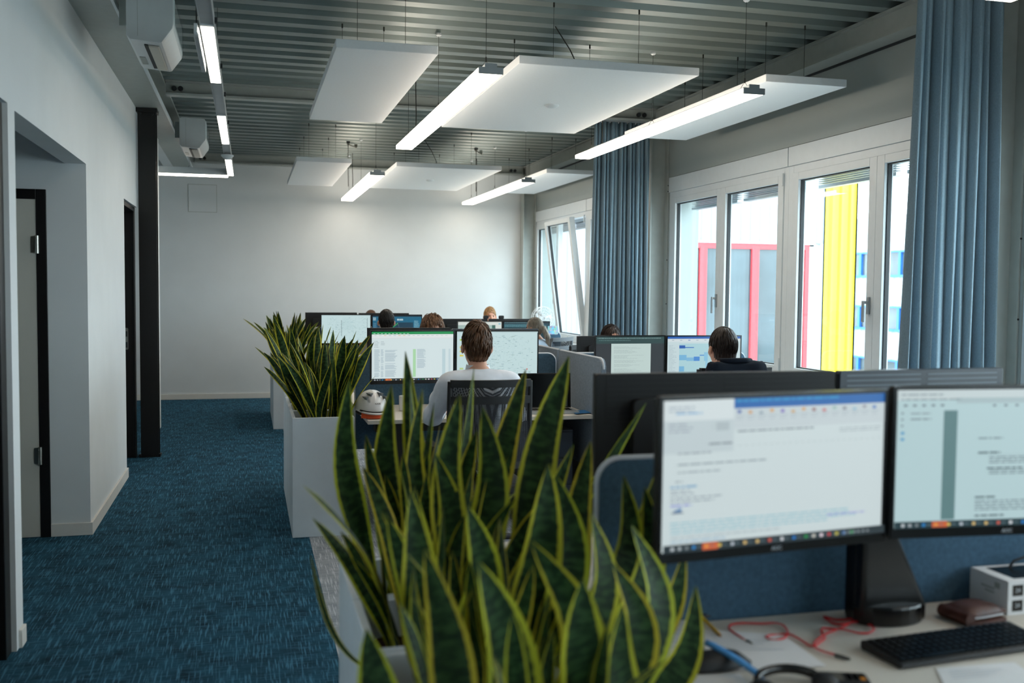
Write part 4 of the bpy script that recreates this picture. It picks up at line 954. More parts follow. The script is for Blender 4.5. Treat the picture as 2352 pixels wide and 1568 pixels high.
# ------------------------------------------------------------------ people
def sdf(prims, lo, hi, res):
    lo = np.array(lo, np.float32); hi = np.array(hi, np.float32); n = np.ceil((hi - lo) / res).astype(int) + 1
    ax = [lo[i] + res * np.arange(n[i], dtype=np.float32) for i in range(3)]
    D = np.full(n, 1.0, np.float32)
    for p in prims:
        kind, k = p[0], p[-1]
        if kind == 'cap': a, b, ra, rb = np.array(p[1], np.float32), np.array(p[2], np.float32), p[3], p[4]; mn = np.minimum(a, b) - max(ra, rb); mx = np.maximum(a, b) + max(ra, rb)
        else: c, r = np.array(p[1], np.float32), np.array(p[2], np.float32); mn = c - r * (1.3 if len(p) > 4 and p[3] is not None else 1); mx = c + r * (1.3 if len(p) > 4 and p[3] is not None else 1)
        mg = max(k, .0) + 2.5 * res
        i0 = np.maximum(0, ((mn - mg - lo) / res).astype(int)); i1 = np.minimum(n, ((mx + mg - lo) / res).astype(int) + 2)
        if np.any(i1 <= i0): continue
        sl = tuple(slice(i0[i], i1[i]) for i in range(3))
        X, Y, Z = np.meshgrid(ax[0][sl[0]], ax[1][sl[1]], ax[2][sl[2]], indexing='ij')
        if kind == 'cap':
            ba = b - a; L2 = float(ba @ ba) + 1e-12
            h = np.clip(((X-a[0])*ba[0] + (Y-a[1])*ba[1] + (Z-a[2])*ba[2]) / L2, 0, 1)
            d = np.sqrt((X-a[0]-h*ba[0])**2 + (Y-a[1]-h*ba[1])**2 + (Z-a[2]-h*ba[2])**2) - (ra + (rb - ra) * h)
        else:
            qx, qy, qz = X - c[0], Y - c[1], Z - c[2]
            if len(p) > 4 and p[3] is not None:
                R = np.array(p[3], np.float32); qx, qy, qz = R[0,0]*qx+R[0,1]*qy+R[0,2]*qz, R[1,0]*qx+R[1,1]*qy+R[1,2]*qz, R[2,0]*qx+R[2,1]*qy+R[2,2]*qz
            k0 = np.sqrt((qx/r[0])**2 + (qy/r[1])**2 + (qz/r[2])**2); k1 = np.sqrt((qx/r[0]**2)**2 + (qy/r[1]**2)**2 + (qz/r[2]**2)**2) + 1e-6
            d = k0 * (k0 - 1) / k1
        S = D[sl]
        if kind == 'sub':
            h = np.clip(.5 - .5 * (S + d) / max(k, 1e-5), 0, 1); D[sl] = S * (1 - h) - d * h + k * h * (1 - h)
        else:
            h = np.clip(.5 + .5 * (S - d) / max(k, 1e-5), 0, 1); D[sl] = S * (1 - h) + d * h - k * h * (1 - h)
    return D, lo
def nets(D, lo, res):
    s = D < 0; nx, ny, nz = [q - 1 for q in D.shape]
    cnt = np.zeros((nx, ny, nz), np.int8)
    cr = [(i, j, k) for i in (0, 1) for j in (0, 1) for k in (0, 1)]
    g = lambda A, c: A[c[0]:c[0]+nx, c[1]:c[1]+ny, c[2]:c[2]+nz]
    for c in cr: cnt += g(s, c)
    act = (cnt > 0) & (cnt < 8); idx = np.full(act.shape, -1, np.int64); I = np.argwhere(act); idx[act] = np.arange(len(I))
    pos = np.zeros((len(I), 3)); w = np.zeros(len(I))
    for a in cr:
        for ax in range(3):
            if a[ax] == 1: continue
            b = list(a); b[ax] = 1
            da = g(D, a)[act]; db = g(D, tuple(b))[act]; m = (da < 0) != (db < 0); t = np.where(m, da / np.where(m, da - db, 1), 0)
            q = np.tile(np.array(a, float), (len(I), 1)); q[:, ax] += t; pos += q * m[:, None]; w += m
    V = (I + pos / np.maximum(w, 1)[:, None]) * res + lo
    Fs = []
    for ax in range(3):
        o1, o2 = (ax + 1) % 3, (ax + 2) % 3
        A = np.take(s, range(0, s.shape[ax] - 1), ax); B = np.take(s, range(1, s.shape[ax]), ax)
        E = np.argwhere(A != B); ok = (E[:, o1] > 0) & (E[:, o2] > 0) & (E[:, o1] < act.shape[o1]) & (E[:, o2] < act.shape[o2]) & (E[:, ax] < act.shape[ax]); E = E[ok]
        fl = A[tuple(E.T)]
        def cell(d1, d2): q = E.copy(); q[:, o1] -= d1; q[:, o2] -= d2; return idx[tuple(q.T)]
        Q = np.stack([cell(1, 1), cell(0, 1), cell(0, 0), cell(1, 0)], 1); Q[~fl] = Q[~fl][:, ::-1]; Fs.append(Q)
    return V, np.concatenate(Fs)
def np_mesh(name, V, F, mat, smooth=True):
    me = bpy.data.meshes.new(name); me.vertices.add(len(V)); me.vertices.foreach_set('co', V.astype(np.float32).ravel())
    me.loops.add(F.size); me.loops.foreach_set('vertex_index', F.astype(np.int32).ravel()); me.polygons.add(len(F))
    me.polygons.foreach_set('loop_start', np.arange(0, F.size, 4, dtype=np.int32)); me.update(calc_edges=True); me.validate()
    me.polygons.foreach_set('use_smooth', [True] * len(me.polygons)); me.materials.append(mat); return me
def relax(V, F, it=2, f=.5):
    for _ in range(it):
        A = np.zeros_like(V); n = np.zeros(len(V))
        for k in range(4):
            a, b = F[:, k], F[:, (k + 1) % 4]
            np.add.at(A, a, V[b]); np.add.at(n, a, 1); np.add.at(A, b, V[a]); np.add.at(n, b, 1)
        V = V * (1 - f) + f * A / np.maximum(n, 1)[:, None]
    return V
def blob(name, prims, lo, hi, res, mat, it=2, wr=None):
    D, l = sdf(prims, lo, hi, res); V, F = nets(D, l, res); V = relax(V, F, it)
    if wr: V = wr(V)
    return np_mesh(name, V, F, mat)
m_skin = M('skin', (214, 160, 136), 0.5, noise=0.06, nscale=25, bump=0.08, bscale=500)
m_skin2 = M('skin_tanned', (196, 142, 116), 0.5, noise=0.06, nscale=25, bump=0.08, bscale=500)
def cloth(name, rgb): return M(name, rgb, 0.9, noise=0.05, nscale=20, bump=0.25, bscale=420, spec=0.2)
m_shirtw = cloth('white_shirt', (232, 236, 244)); m_shirtb = cloth('pale_blue_shirt', (186, 204, 224)); m_shirtd = cloth('dark_jumper', (40, 46, 58)); m_shirtg = cloth('beige_jumper', (176, 170, 158)); m_trou = cloth('navy_trousers', (34, 40, 54)); m_shoe = M('black_shoe', (18, 18, 20), 0.4)
def hairmat(name, rgb, var=.45): return M(name, rgb, 0.42, noise=var, nscale=55, bump=0.7, bscale=160, stretch=(1, 1, .22), spec=.4)
m_hbrown = hairmat('brown_hair', (92, 62, 40)); m_hblack = hairmat('black_hair', (26, 20, 18)); m_hdark = hairmat('dark_brown_hair', (42, 29, 24)); m_hgrey = hairmat('grey_hair', (150, 142, 130)); m_hging = hairmat('ginger_hair', (168, 128, 84))
m_eye = M('dark_eye', (30, 28, 28), 0.2, noise=0)
HC = (0.0, .15, 1.243)                      # head centre; hips above the seat at y = 0
hx, hy, hz = HC
HEAD = [('ell', (0, hy - .008, hz + .012), (.076, .097, .106), .02), ('ell', (0, hy + .025, hz - .055), (.060, .072, .068), .035), ('cap', (0, hy + .06, hz - .085), (0, hy + .074, hz - .088), .030, .022, .03),
        ('cap', (0, hy + .092, hz + .012), (0, hy + .110, hz - .026), .008, .015, .014), ('cap', (-.028, hy + .088, hz + .028), (.028, hy + .088, hz + .028), .010, .010, .014),
        ('cap', (-.020, hy + .088, hz - .060), (.020, hy + .088, hz - .060), .009, .009, .010), ('cap', (-.018, hy + .086, hz - .073), (.018, hy + .086, hz - .073), .009, .009, .008)]
for s in (-1, 1):
    HEAD += [('sub', (s * .032, hy + .100, hz + .006), (.015, .010, .009), .008), ('ell', (s * .089, hy - .006, hz - .014), (.012, .020, .032), .006), ('ell', (s * .045, hy + .066, hz - .030), (.024, .026, .024), .022)]
NECK = [('cap', (0, .095, 1.06), (0, hy - .012, hz - .06), .058, .052, .03)]
TORSO = [('ell', (0, .0, .60), (.165, .115, .12), .05), ('cap', (0, .0, .66), (0, .03, .86), .125, .135, .06), ('ell', (0, .045, .92), (.165, .115, .16), .06), ('cap', (-.13, .055, 1.035), (.13, .055, 1.035), .062, .062, .06), ('cap', (0, .06, 1.0), (0, .09, 1.09), .09, .055, .05)]
def arm(s):
    S, El, Wr = (s * .185, .06, 1.02), (s * .265, .19, .815), (s * .16, .47, .800)
    return [('cap', S, ((S[0]+El[0])/2, (S[1]+El[1])/2, (S[2]+El[2])/2), .056, .050, .035), ('cap', S, El, .052, .042, .03), ('cap', El, Wr, .042, .029, .025)]
def hand(s):
    W = np.array((s * .155, .485, .798)); H = [('cap', tuple(W), tuple(W + (-s * .012, .05, -.002)), .026, .030, .015), ('cap', tuple(W + (s * .012, .02, -.002)), tuple(W + (s * .010, .062, -.006)), .020, .018, .012)]
    for k, (ox, L) in enumerate(((-.034, .066), (-.014, .076), (.008, .071), (.028, .056))):
        b = W + (s * ox * -1 * -1, .082, .002); m = b + (0, L * .5, .006); e = m + (0, L * .42, -.018)
        H += [('cap', tuple(b), tuple(m), .0095, .009, .006), ('cap', tuple(m), tuple(e), .009, .0075, .004)]
    b = W + (-s * .034, .03, -.006); m = b + (-s * .022, .026, -.004); e = m + (-s * .004, .030, -.004)
    return H + [('cap', tuple(b), tuple(m), .013, .011, .008), ('cap', tuple(m), tuple(e), .011, .008, .004)]
def leg(s):
    return [('cap', (s * .09, .02, .56), (s * .12, .42, .53), .085, .062, .04), ('cap', (s * .12, .42, .53), (s * .12, .40, .14), .058, .040, .03), ('cap', (s * .12, .40, .14), (s * .12, .38, .075), .040, .038, .02)]
def foot(s): return [('cap', (s * .12, .37, .05), (s * .13, .53, .040), .042, .036, .02), ('ell', (s * .13, .50, .036), (.045, .08, .034), .02)]
BODY = TORSO + NECK + HEAD
for s in (-1, 1): BODY = BODY + arm(s) + hand(s) + leg(s) + foot(s)
LO, HI = (-.36, -.17, -.01), (.36, .72, 1.40)
me_body = blob('body', BODY, LO, HI, .0075, m_skin, 2)
def fat(P, d): return [((p[0], p[1], p[2], p[3] + d, p[4] + d, p[5]) if p[0] == 'cap' else (p[0], p[1], tuple(q + d for q in p[2]), p[3]) if len(p) == 4 else p) for p in P]
SH = fat(TORSO[:4], .010) + [('cap', (0, .06, .99), (0, .088, 1.035), .10, .070, .05)]
for s in (-1, 1):
    a = arm(s); SH = SH + fat(a[:2], .013) + [('cap', (s * .265, .19, .815), (s * .165, .452, .802), .056, .038, .03)]
def wrinkle(V):
    x, y, z = V.T; f = .0035 * np.sin(46 * z + 9 * np.sin(11 * x) + 6 * y) + .003 * np.sin(60 * x + 25 * z + 4 * np.sin(20 * y)) + .002 * np.sin(110 * y + 30 * z)
    m = np.clip((1.06 - z) / .1, 0, 1); V = V.copy(); V[:, 1] += f * m * np.sign(y - .03); V[:, 0] += f * m * np.sign(x) * .8; return V
me_shirt = blob('shirt', SH, (-.37, -.17, .50), (.37, .52, 1.16), .0085, m_shirtw, 3, wrinkle)
TR = fat(TORSO[:1], .006)
for s in (-1, 1): TR = TR + fat(leg(s)[:2], .012)
me_trou = blob('trousers', TR, (-.30, -.16, .09), (.30, .54, .74), .011, m_trou, 2)
SHO = []
for s in (-1, 1): SHO += fat(foot(s), .006)
me_shoes = [blob('shoe', fat(foot(s), .006), (-.25, .30, -.005), (.25, .62, .12), .008, m_shoe, 2) for s in (-1, 1)]
# shirt collar, an open band around the neck
vs = []; n = 28
for k in range(n):
    a = 2 * PI * k / n; c, s_ = math.cos(a), math.sin(a)
    for (rr, zz) in ((.070, 1.05), (.064, 1.132 if s_ < .5 else 1.110), (.069, 1.134 if s_ < .5 else 1.111), (.086, 1.068)): vs.append((rr * c, .098 + rr * s_ * .98 + (zz - 1.06) * .3, zz))
me_collar = MB().add(vs, [(k*4+j, ((k+1) % n)*4+j, ((k+1) % n)*4+j+1, k*4+j+1) for k in range(n) for j in range(3)]).mesh('collar', m_shirtw, 60)
# hair: a close cap plus locks that follow the skull
def rough(am, fr):
    def f(V):
        x, y, z = (V - np.array(HC)).T; th = np.arctan2(x, -y); ph = np.arctan2(z, np.sqrt(x * x + y * y))
        d = am * (np.sin(fr * th + 5 * np.sin(4 * ph)) + .6 * np.sin(fr * 1.9 * th + 3 * ph + 1)); d *= np.clip(1.25 - ph, 0, 1)
        nrm = np.stack([x, y, z], 1); nrm /= np.linalg.norm(nrm, axis=1)[:, None] + 1e-6; return V + nrm * d[:, None]
    return f
def hair_cap(top, back, side, front_cut, low=-.085, k=.012, am=.0025):
    P = [('ell', (0, hy - .012, hz + .016 + top * .35), (.078 + side, .099 + back, .105 + top), .01), ('ell', (0, hy - .045, hz - .045), (.056 + side * .5, .056 + back * .8, .070), .03),
         ('sub', (0, hy + .125, hz - .03 + front_cut), (.10, .085, .10), .012), ('sub', (0, hy - .02, hz + low - .10), (.2, .2, .10), .012)]
    for s in (-1, 1): P.append(('sub', (s * .098, hy + .004, hz - .042), (.032, .046, .052), .010))
    return blob('hair', P, (-.13, hy - .16, hz - .16), (.13, hy + .14, hz + .17), .005, m_hbrown, 1, rough(am, 26))
def locks(n, seed, top, back, side, L, thick, lift, crown=(0.012, -.045), low=-.07, zmin=-.4, frontlim=.055):
    r = random.Random(seed); mb = MB(); R = Vector((.078 + side, .099 + back, .105 + top)); C = Vector((0, hy - .012, hz + .016 + top * .35)); cnt = 0
    while cnt < n:
        d = Vector((r.gauss(0, 1), r.gauss(0, 1), r.gauss(0.4, 1))).normalized()
        p = Vector((d.x * R.x, d.y * R.y, d.z * R.z))
        if p.z < low or (p.y > frontlim and p.z < .055): continue
        if abs(p.x) > .050 and p.y > -.045 and p.z < .012: continue
        cnt += 1
        # direction: away from the crown, then down
        g = Vector((p.x - crown[0], p.y - crown[1], 0)); g = g.normalized() if g.length > 1e-4 else Vector((0, 1, 0))
        up = max(0.0, p.z / R.z); fl = g * (.3 + up) + Vector((0, 0, -1)) * (1.2 - up) + Vector((r.uniform(-.25, .25), r.uniform(-.25, .25), 0))
        q = p.copy(); pts = []; ln = L * r.uniform(.6, 1.2); m = 6; lf = lift * r.uniform(.2, 1.0)
        for i in range(m):
            t = i / (m - 1); nn = Vector((q.x / R.x**2, q.y / R.y**2, q.z / R.z**2)).normalized()
            pts.append(C + q + nn * (.002 + lf * math.sin(PI * min(1, t * .8)) ))
            tg = fl - nn * fl.dot(nn); tg.normalize(); q = q + tg * (ln / m)
            s_ = math.sqrt((q.x/R.x)**2 + (q.y/R.y)**2 + (q.z/R.z)**2)
            if s_ > 0 and q.z > -.06: q = q / s_
        mb.tube(pts, [thick * w for w in (.6, 1, 1, .85, .55, .12)], 5, flat=.45, caps=False)
    return mb
def join(me, mb):
    if mb is None: return me
    V = np.zeros(len(me.vertices) * 3); me.vertices.foreach_get('co', V)
    out = MB(); out.v = [tuple(q) for q in V.reshape(-1, 3)]; out.f = [tuple(p.vertices) for p in me.polygons]; out.m = [0] * len(out.f)
    out.add(mb.v, mb.f); return out.mesh('hair', m_hbrown, 180, fix=False)
hair_wavy = join(hair_cap(.020, .004, .003, .065), locks(700, 5, .024, .008, .004, .070, .0052, .011))
hair_neat = join(hair_cap(.012, .008, .006, .060, -.075), locks(620, 6, .014, .011, .006, .078, .0046, .002, (.0, -.02)))
hair_mess = join(hair_cap(.016, .010, .012, .05, -.085), locks(520, 9, .020, .014, .014, .085, .005, .016))
hair_crop = join(hair_cap(.014, .004, .002, .055, -.06), locks(420, 12, .014, .006, .004, .040, .004, .004, frontlim=.09))
# long hair, parted, falling behind the shoulders
Pl = [('ell', (0, hy - .010, hz + .018), (.088, .106, .112), .01), ('cap', (0, hy - .06, hz - .03), (0, hy - .085, hz - .26), .085, .065, .05), ('sub', (0, hy + .120, hz - .05), (.068, .10, .115), .012), ('sub', (0, hy + .06, hz - .26), (.12, .11, .18), .02)]
hair_long = join(blob('hair', Pl, (-.16, hy - .2, hz - .36), (.16, hy + .14, hz + .18), .006, m_hdark, 1, rough(.002, 30)), locks(360, 15, .012, .01, .012, .12, .0045, .002, (0, .06)))
Pp = [('ell', (0, hy - .010, hz + .016), (.083, .102, .110), .01), ('sub', (0, hy + .125, hz - .01), (.10, .09, .12), .012), ('sub', (0, hy - .02, hz - .19), (.2, .2, .10), .012), ('cap', (0, hy - .10, hz + .005), (0, hy - .135, hz - .005), .030, .030, .015), ('cap', (0, hy - .135, hz - .005), (.0, hy - .185, hz - .10), .032, .034, .02), ('cap', (0, hy - .185, hz - .10), (.0, hy - .20, hz - .23), .034, .016, .02)]
for s in (-1, 1): Pp.append(('sub', (s * .095, hy + .012, hz - .045), (.030, .036, .050), .012))
hair_pony = join(blob('hair', Pp, (-.13, hy - .27, hz - .28), (.13, hy + .14, hz + .17), .006, m_hgrey, 1, rough(.002, 28)), locks(260, 18, .008, .006, .006, .11, .0035, .001, (0, .09), low=-.05))
eye_me = MB().lathe([(.0, -.008), (.005, -.0065), (.008, 0), (.005, .0065), (.0, .008)], n=10).mesh('eye', m_eye, 180)
def person(label, x, y, rz, hair, hm, shirt, scale=1.0, skin=m_skin):
    t = thing('person', label, 'person', (x, y, 0), rz); t.scale = (scale,) * 3
    def part(name, me, m):
        o = link(name, me, t)
        if m is not None: o.material_slots[0].link = 'OBJECT'; o.material_slots[0].material = m
        return o
    part('body', me_body, skin); part('shirt', me_shirt, shirt); part('collar', me_collar, shirt); part('trousers', me_trou, m_trou)
    for m in me_shoes: part('shoe', m, m_shoe)
    part('hair', hair, hm)
    for s in (-1, 1):
        o = part('eye', eye_me, None); o.location = (s * .032, hy + .090, hz + .006)
    return t
def place(px, py, Y, rz, scale, **k):
    p = at(px, py, 1, Y); off = Vector((0, HC[1] * scale, 0)); off.rotate(Euler((0, 0, rz)))
    return p.x - off.x, Y - off.y
PE = {}
def put(key, label, px, Y, rz, scale, hair, hm, shirt, skin=m_skin):
    x, y = place(px, 780, Y, rz, scale); PE[key] = (x, y, rz); return person(label, x, y, rz, hair, hm, shirt, scale, skin)
put('man', 'person in a white shirt with wavy brown hair, seen from behind', 1095, 5.90, 0.0, 1.0, hair_wavy, m_hbrown, m_shirtw)
put('dark', 'person with neat dark brown hair facing the calendar screen', 1660, 5.85, 0.0, .985, hair_neat, m_hdark, m_shirtw)
put('woman', 'person with long dark hair facing the camera over the monitors', 1404, 8.40, PI + .12, .93, hair_long, m_hdark, m_shirtd)
put('mess', 'person with tousled brown hair behind the spreadsheet monitors', 993, 8.35, PI - .1, .985, hair_mess, m_hbrown, m_shirtg)
put('black', 'person with black hair facing the far dark teal screen', 887, 10.80, 0.05, .98, hair_neat, m_hblack, m_shirtg)
put('pony', 'person with a grey ponytail near the far window', 1227, 10.75, .75, .925, hair_pony, m_hgrey, m_shirtb, m_skin2)
put('ging', 'person with short ginger hair facing the camera in the far row', 1125, 13.25, PI, .97, hair_crop, m_hging, m_shirtd)
put('hid', 'person whose reddish-brown hair just shows above the far monitors', 852, 13.30, PI, .932, hair_crop, m_hbrown, m_shirtd)

# ------------------------------------------------------------------ office chairs
m_jacket = cloth('navy_jacket', (22, 30, 42))
m_chairgrey = M('grey_chair_frame', (128, 134, 140), .45, noise=.04)
def chair(label, key, frame=m_blackmat, net=m_net, top=1.075, dx=0.0):
    x, y, rz = PE[key]; x += dx; t = thing('office_chair', label, 'chair', (x, y, 0), rz, 'office chairs at the desks')
    mb = MB(); mb.prism(rrect(-.24, .24, -.20, .26, .07, 5), .40, .462, 'z'); mb.build('seat', m_blackmat, t, bevel=.015, seg=3)
    def curve(u): return -.235 - .05 * (1 - (u / .235) ** 2)          # back curves around the sitter
    us = [-.235 + .47 * i / 10 for i in range(11)]
    def band(z0, z1, th, name, mat, off=0, w=1.0):
        vs = []
        for u in us:
            for (dy, z) in ((0, z0), (0, z1), (-th, z1), (-th, z0)): vs.append((u * w, curve(u) + dy + off - .10 * max(0, z - .9) * 1.0 + .04, z))
        fs = [(i*4+j, (i+1)*4+j, (i+1)*4+(j+1) % 4, i*4+(j+1) % 4) for i in range(10) for j in range(4)] + [(3, 2, 1, 0), (40, 41, 42, 43)]
        return MB().add(vs, fs).build(name, mat, t, smooth=50)
    band(top - .042, top, .03, 'top_rail', frame); band(top - .14, top - .095, .024, 'mid_rail', frame); band(.56, .60, .03, 'lower_rail', frame)
    for s in (-1, 1): MB().tube([(s * .235, -.20, .57), (s * .238, -.20, .8), (s * .235, -.215, top - .01)], .016, 8).build('back_post', frame, t, smooth=50)
    band(top - .10, top - .04, .003, 'upper_net', net, -.012, .97); band(.60, top - .138, .003, 'lower_net', net, -.012, .97)
    MB().tube([(0, -.10, .40), (0, -.27, .42), (0, -.285, .60)], .025, 8).build('back_bar', frame, t, smooth=50)
    for s in (-1, 1):
        MB().tube([(s * .24, .0, .42), (s * .30, -.02, .45), (s * .31, -.03, .66)], .016, 8).build('arm_post', frame, t, smooth=50)
        MB().prism(rrect(s * .31 - .035, s * .31 + .035, -.14, .10, .03), .66, .685, 'z').build('armrest', m_blackmat, t, bevel=.006)
    MB().cyl((0, 0, .10), (0, 0, .40), .028, .022).build('gas_lift', m_blackgl, t, smooth=40)
    for k in range(5):
        a = 2 * PI * k / 5 + .3; e = (.29 * math.cos(a), .29 * math.sin(a), .075)
        MB().tube([(0, 0, .11), e], [.026, .016], 8).build('base_arm', frame, t, smooth=50)
        MB().cyl((e[0] - .012 * math.sin(a), e[1] + .012 * math.cos(a), .03), (e[0] + .012 * math.sin(a), e[1] - .012 * math.cos(a), .03), .03, n=14).build('castor', m_blackmat, t, smooth=40)
    return t
chair('black mesh office chair of the man in the white shirt', 'man')
chair('black office chair under the navy jacket near the window', 'dark', top=1.13, dx=-.10)
chair('office chair of the dark-haired woman beside the window', 'woman')
chair('office chair of the person with tousled hair in the second row', 'mess')
chair('office chair of the black-haired person in the far row', 'black')
chair('grey-framed office chair of the person with the ponytail', 'pony', m_chairgrey, top=1.06)
chair('office chair of the ginger-haired person in the far row', 'ging')
chair('office chair of the person hidden behind the far monitors', 'hid')
# jacket hung over the back of the dark-haired man's chair
x, y, rz = PE['dark']
t = thing('jacket', 'navy jacket hung over the chair back by the window', 'jacket', (x - .125, y - .27, .70))
rows_ = [(.0, .235, .055), (.12, .232, .058), (.26, .222, .062), (.36, .212, .06), (.42, .200, .05), (.458, .188, .036), (.468, .172, .012)]
vs = []; n = 28
for (z, w, d) in rows_:
    for k in range(n):
        a = 2 * PI * k / n; c, s_ = math.cos(a), math.sin(a)
        rx = math.copysign(abs(c) ** .5, c) * w; ry = math.copysign(abs(s_) ** .7, s_) * (d + .006 * math.sin(7 * a + 9 * z))
        vs.append((rx, ry - .02, z + .006 * math.sin(5 * a)))
fs = [(i*n+k, i*n+(k+1) % n, (i+1)*n+(k+1) % n, (i+1)*n+k) for i in range(len(rows_) - 1) for k in range(n)] + [tuple(range((len(rows_)-1)*n, len(rows_)*n))]
MB().add(vs, fs).build('body_cloth', m_jacket, t, smooth=180)
for s in (-1, 1): MB().tube([(s * .150, -.02, .44), (s * .205, -.03, .36), (s * .255, -.03, .16), (s * .26, -.02, -.06)], [.03, .05, .045, .036], 10, flat=.8).build('sleeve', m_jacket, t, smooth=180)
MB().tube([(-.10, .0, .475), (-.05, -.03, .478), (.05, -.03, .478), (.10, .0, .475)], .016, 8).build('collar', m_jacket, t, smooth=180)
# ------------------------------------------------------------------ small things on the desks
def on_desk(px, py): return at(px, py, 2, ZD)
# --- foreground desk
p0, p1 = on_desk(1975, 1490), on_desk(2320, 1443); ang = math.atan2(p1.y - p0.y, p1.x - p0.x)
t = thing('keyboard', 'black keyboard at the bottom right of the foreground desk', 'keyboard', (p0.x, p0.y, ZD), ang)
Lk, Dk = .46, .145
MB().prism([(-Dk, .006), (-Dk + .012, .0), (-.004, .0), (0, .006), (0, .022), (-Dk, .012)], 0, Lk, 'x').build('case', m_blackmat, t, bevel=.003)
key = MB(); key.box(-.0078, .0078, -.0078, .0078, 0, .005); kme = key.mesh('key', m_blackgl)
for r_ in range(6):
    yy = -.018 - r_ * .0205
    for c_ in range(20):
        if r_ == 5 and 3 < c_ < 8: continue
        o = link('key', kme, t); o.location = (.022 + c_ * .0218, yy, .0215 + yy * .07); o.rotation_euler = (.07, 0, 0)
o = MB().box(-.045, .045, -.0078, .0078, 0, .005).build('key', m_blackgl, t); o.location = (.022 + 5.5 * .0218, -.018 - 5 * .0205, .0215 - .12 * .07); o.rotation_euler = (.07, 0, 0)
# wallet
c = on_desk(2235, 1420)
t = thing('wallet', 'brown leather wallet folded beside the white box', 'wallet', (c.x, c.y, ZD), .15)
def pad(w, d, z0, z1, bul):
    vs = []; fs = []; N1, N2 = 10, 8
    for lay in (0, 1):
        for i in range(N1 + 1):
            for j in range(N2 + 1):
                u, v = i / N1 * 2 - 1, j / N2 * 2 - 1; e = (1 - abs(u) ** 4) * (1 - abs(v) ** 4)
                vs.append((u * w * (1 - .03 * v * v), v * d * (1 - .04 * u * u), (z0 - 0 * e if lay == 0 else z1 + bul * e)))
    n = N2 + 1; o = (N1 + 1) * n
    for lay in (0, 1):
        for i in range(N1):
            for j in range(N2): a = lay * o + i * n + j; fs.append((a, a + 1, a + n + 1, a + n))
    rim = [i * n for i in range(N1 + 1)] + [N1 * n + j for j in range(1, n)] + [i * n + N2 for i in range(N1 - 1, -1, -1)] + [j for j in range(N2 - 1, 0, -1)]
    for i in range(len(rim)): a, b = rim[i], rim[(i + 1) % len(rim)]; fs.append((a, b, b + o, a + o))
    return MB().add(vs, fs)
pad(.066, .052, .0, .010, .006).build('lower_flap', m_leather, t, smooth=60)
pad(.060, .046, .017, .021, .0).build('card', m_paper, t)
pad(.064, .050, .024, .032, .012).build('upper_flap', m_leather, t, smooth=60)
MB().tube([(-.062, -.048, .018), (-.062, .048, .018)], .017, 8).build('spine', m_leather, t, smooth=60)
# white box with black squares
a = on_desk(2225, 1375)
t = thing('product_box', 'small white box with black squares on its front', 'box', (a.x, 2.185, ZD))
MB().box(0, .20, 0, .145, 0, .092).build('carton', m_paper, t, bevel=.0015)
MB().box(.035, .17, .02, .125, .092, .0926).build('top_print', m_blackgl, t)
for r_ in range(2):
    for c_ in range(4):
        x0 = .014 + c_ * .046; z0 = .010 + r_ * .041
        MB().box(x0, x0 + .034, -.0006, 0, z0, z0 + .030).build('front_print', m_blackgl, t)
        o = link('lettering', text_mesh('24', .016, .0001, m_piping), t); o.location = (x0 + .017, -.0008, z0 + .015); o.rotation_euler = (PI/2, 0, 0)
MB().box(-.0005, 0, .05, .10, .055, .06).box(-.0005, 0, .05, .085, .045, .05).box(-.0005, 0, .03, .05, .062, .078).build('side_print', m_steel, t)
# red cable
raw = [(1715, 1476), (1697, 1466), (1678, 1452), (1676, 1441), (1700, 1436), (1752, 1435), (1783, 1436), (1803, 1444), (1809, 1459), (1798, 1471), (1772, 1473), (1760, 1467), (1783, 1461), (1811, 1461), (1839, 1474), (1867, 1488), (1885, 1478), (1894, 1467), (1886, 1455), (1895, 1446), (1931, 1449), (1969, 1458), (1997, 1456), (2007, 1449), (1994, 1438), (1966, 1433), (1931, 1438), (1905, 1430), (1892, 1421), (1918, 1426), (1959, 1427), (1946, 1438), (1905, 1456), (1877, 1474), (1869, 1487), (1887, 1500), (1923, 1510)]
pts = [on_desk(*q) for q in raw]; t = thing('usb_cable', 'tangled red cable with black plugs on the foreground desk', 'cable', (pts[0].x, pts[0].y, ZD))
o0 = Vector((pts[0].x, pts[0].y, ZD)); sm = []
for i in range(len(pts) - 1):
    q0, q1, q2, q3 = pts[max(i-1, 0)], pts[i], pts[i+1], pts[min(i+2, len(pts)-1)]
    for k in range(5):
        u = k / 5; v = .5 * ((2*q1) + (-q0 + q2) * u + (2*q0 - 5*q1 + 4*q2 - q3) * u*u + (-q0 + 3*q1 - 3*q2 + q3) * u**3)
        sm.append(v - o0 + Vector((0, 0, .0035 + .003 * abs(math.sin(i * 1.3 + u)))))
MB().tube(sm, .0026, 8).build('cord', m_red, t, smooth=180)
d1 = (sm[0] - sm[3]).normalized(); d2 = (sm[-1] - sm[-4]).normalized()
MB().tube([sm[0], sm[0] + d1 * .022], .0055, 8).build('plug', m_blackmat, t); MB().tube([sm[-1], sm[-1] + d2 * .02, sm[-1] + d2 * .036], [.006, .006, .0048], 8, flat=.6).build('plug', m_blackmat, t)
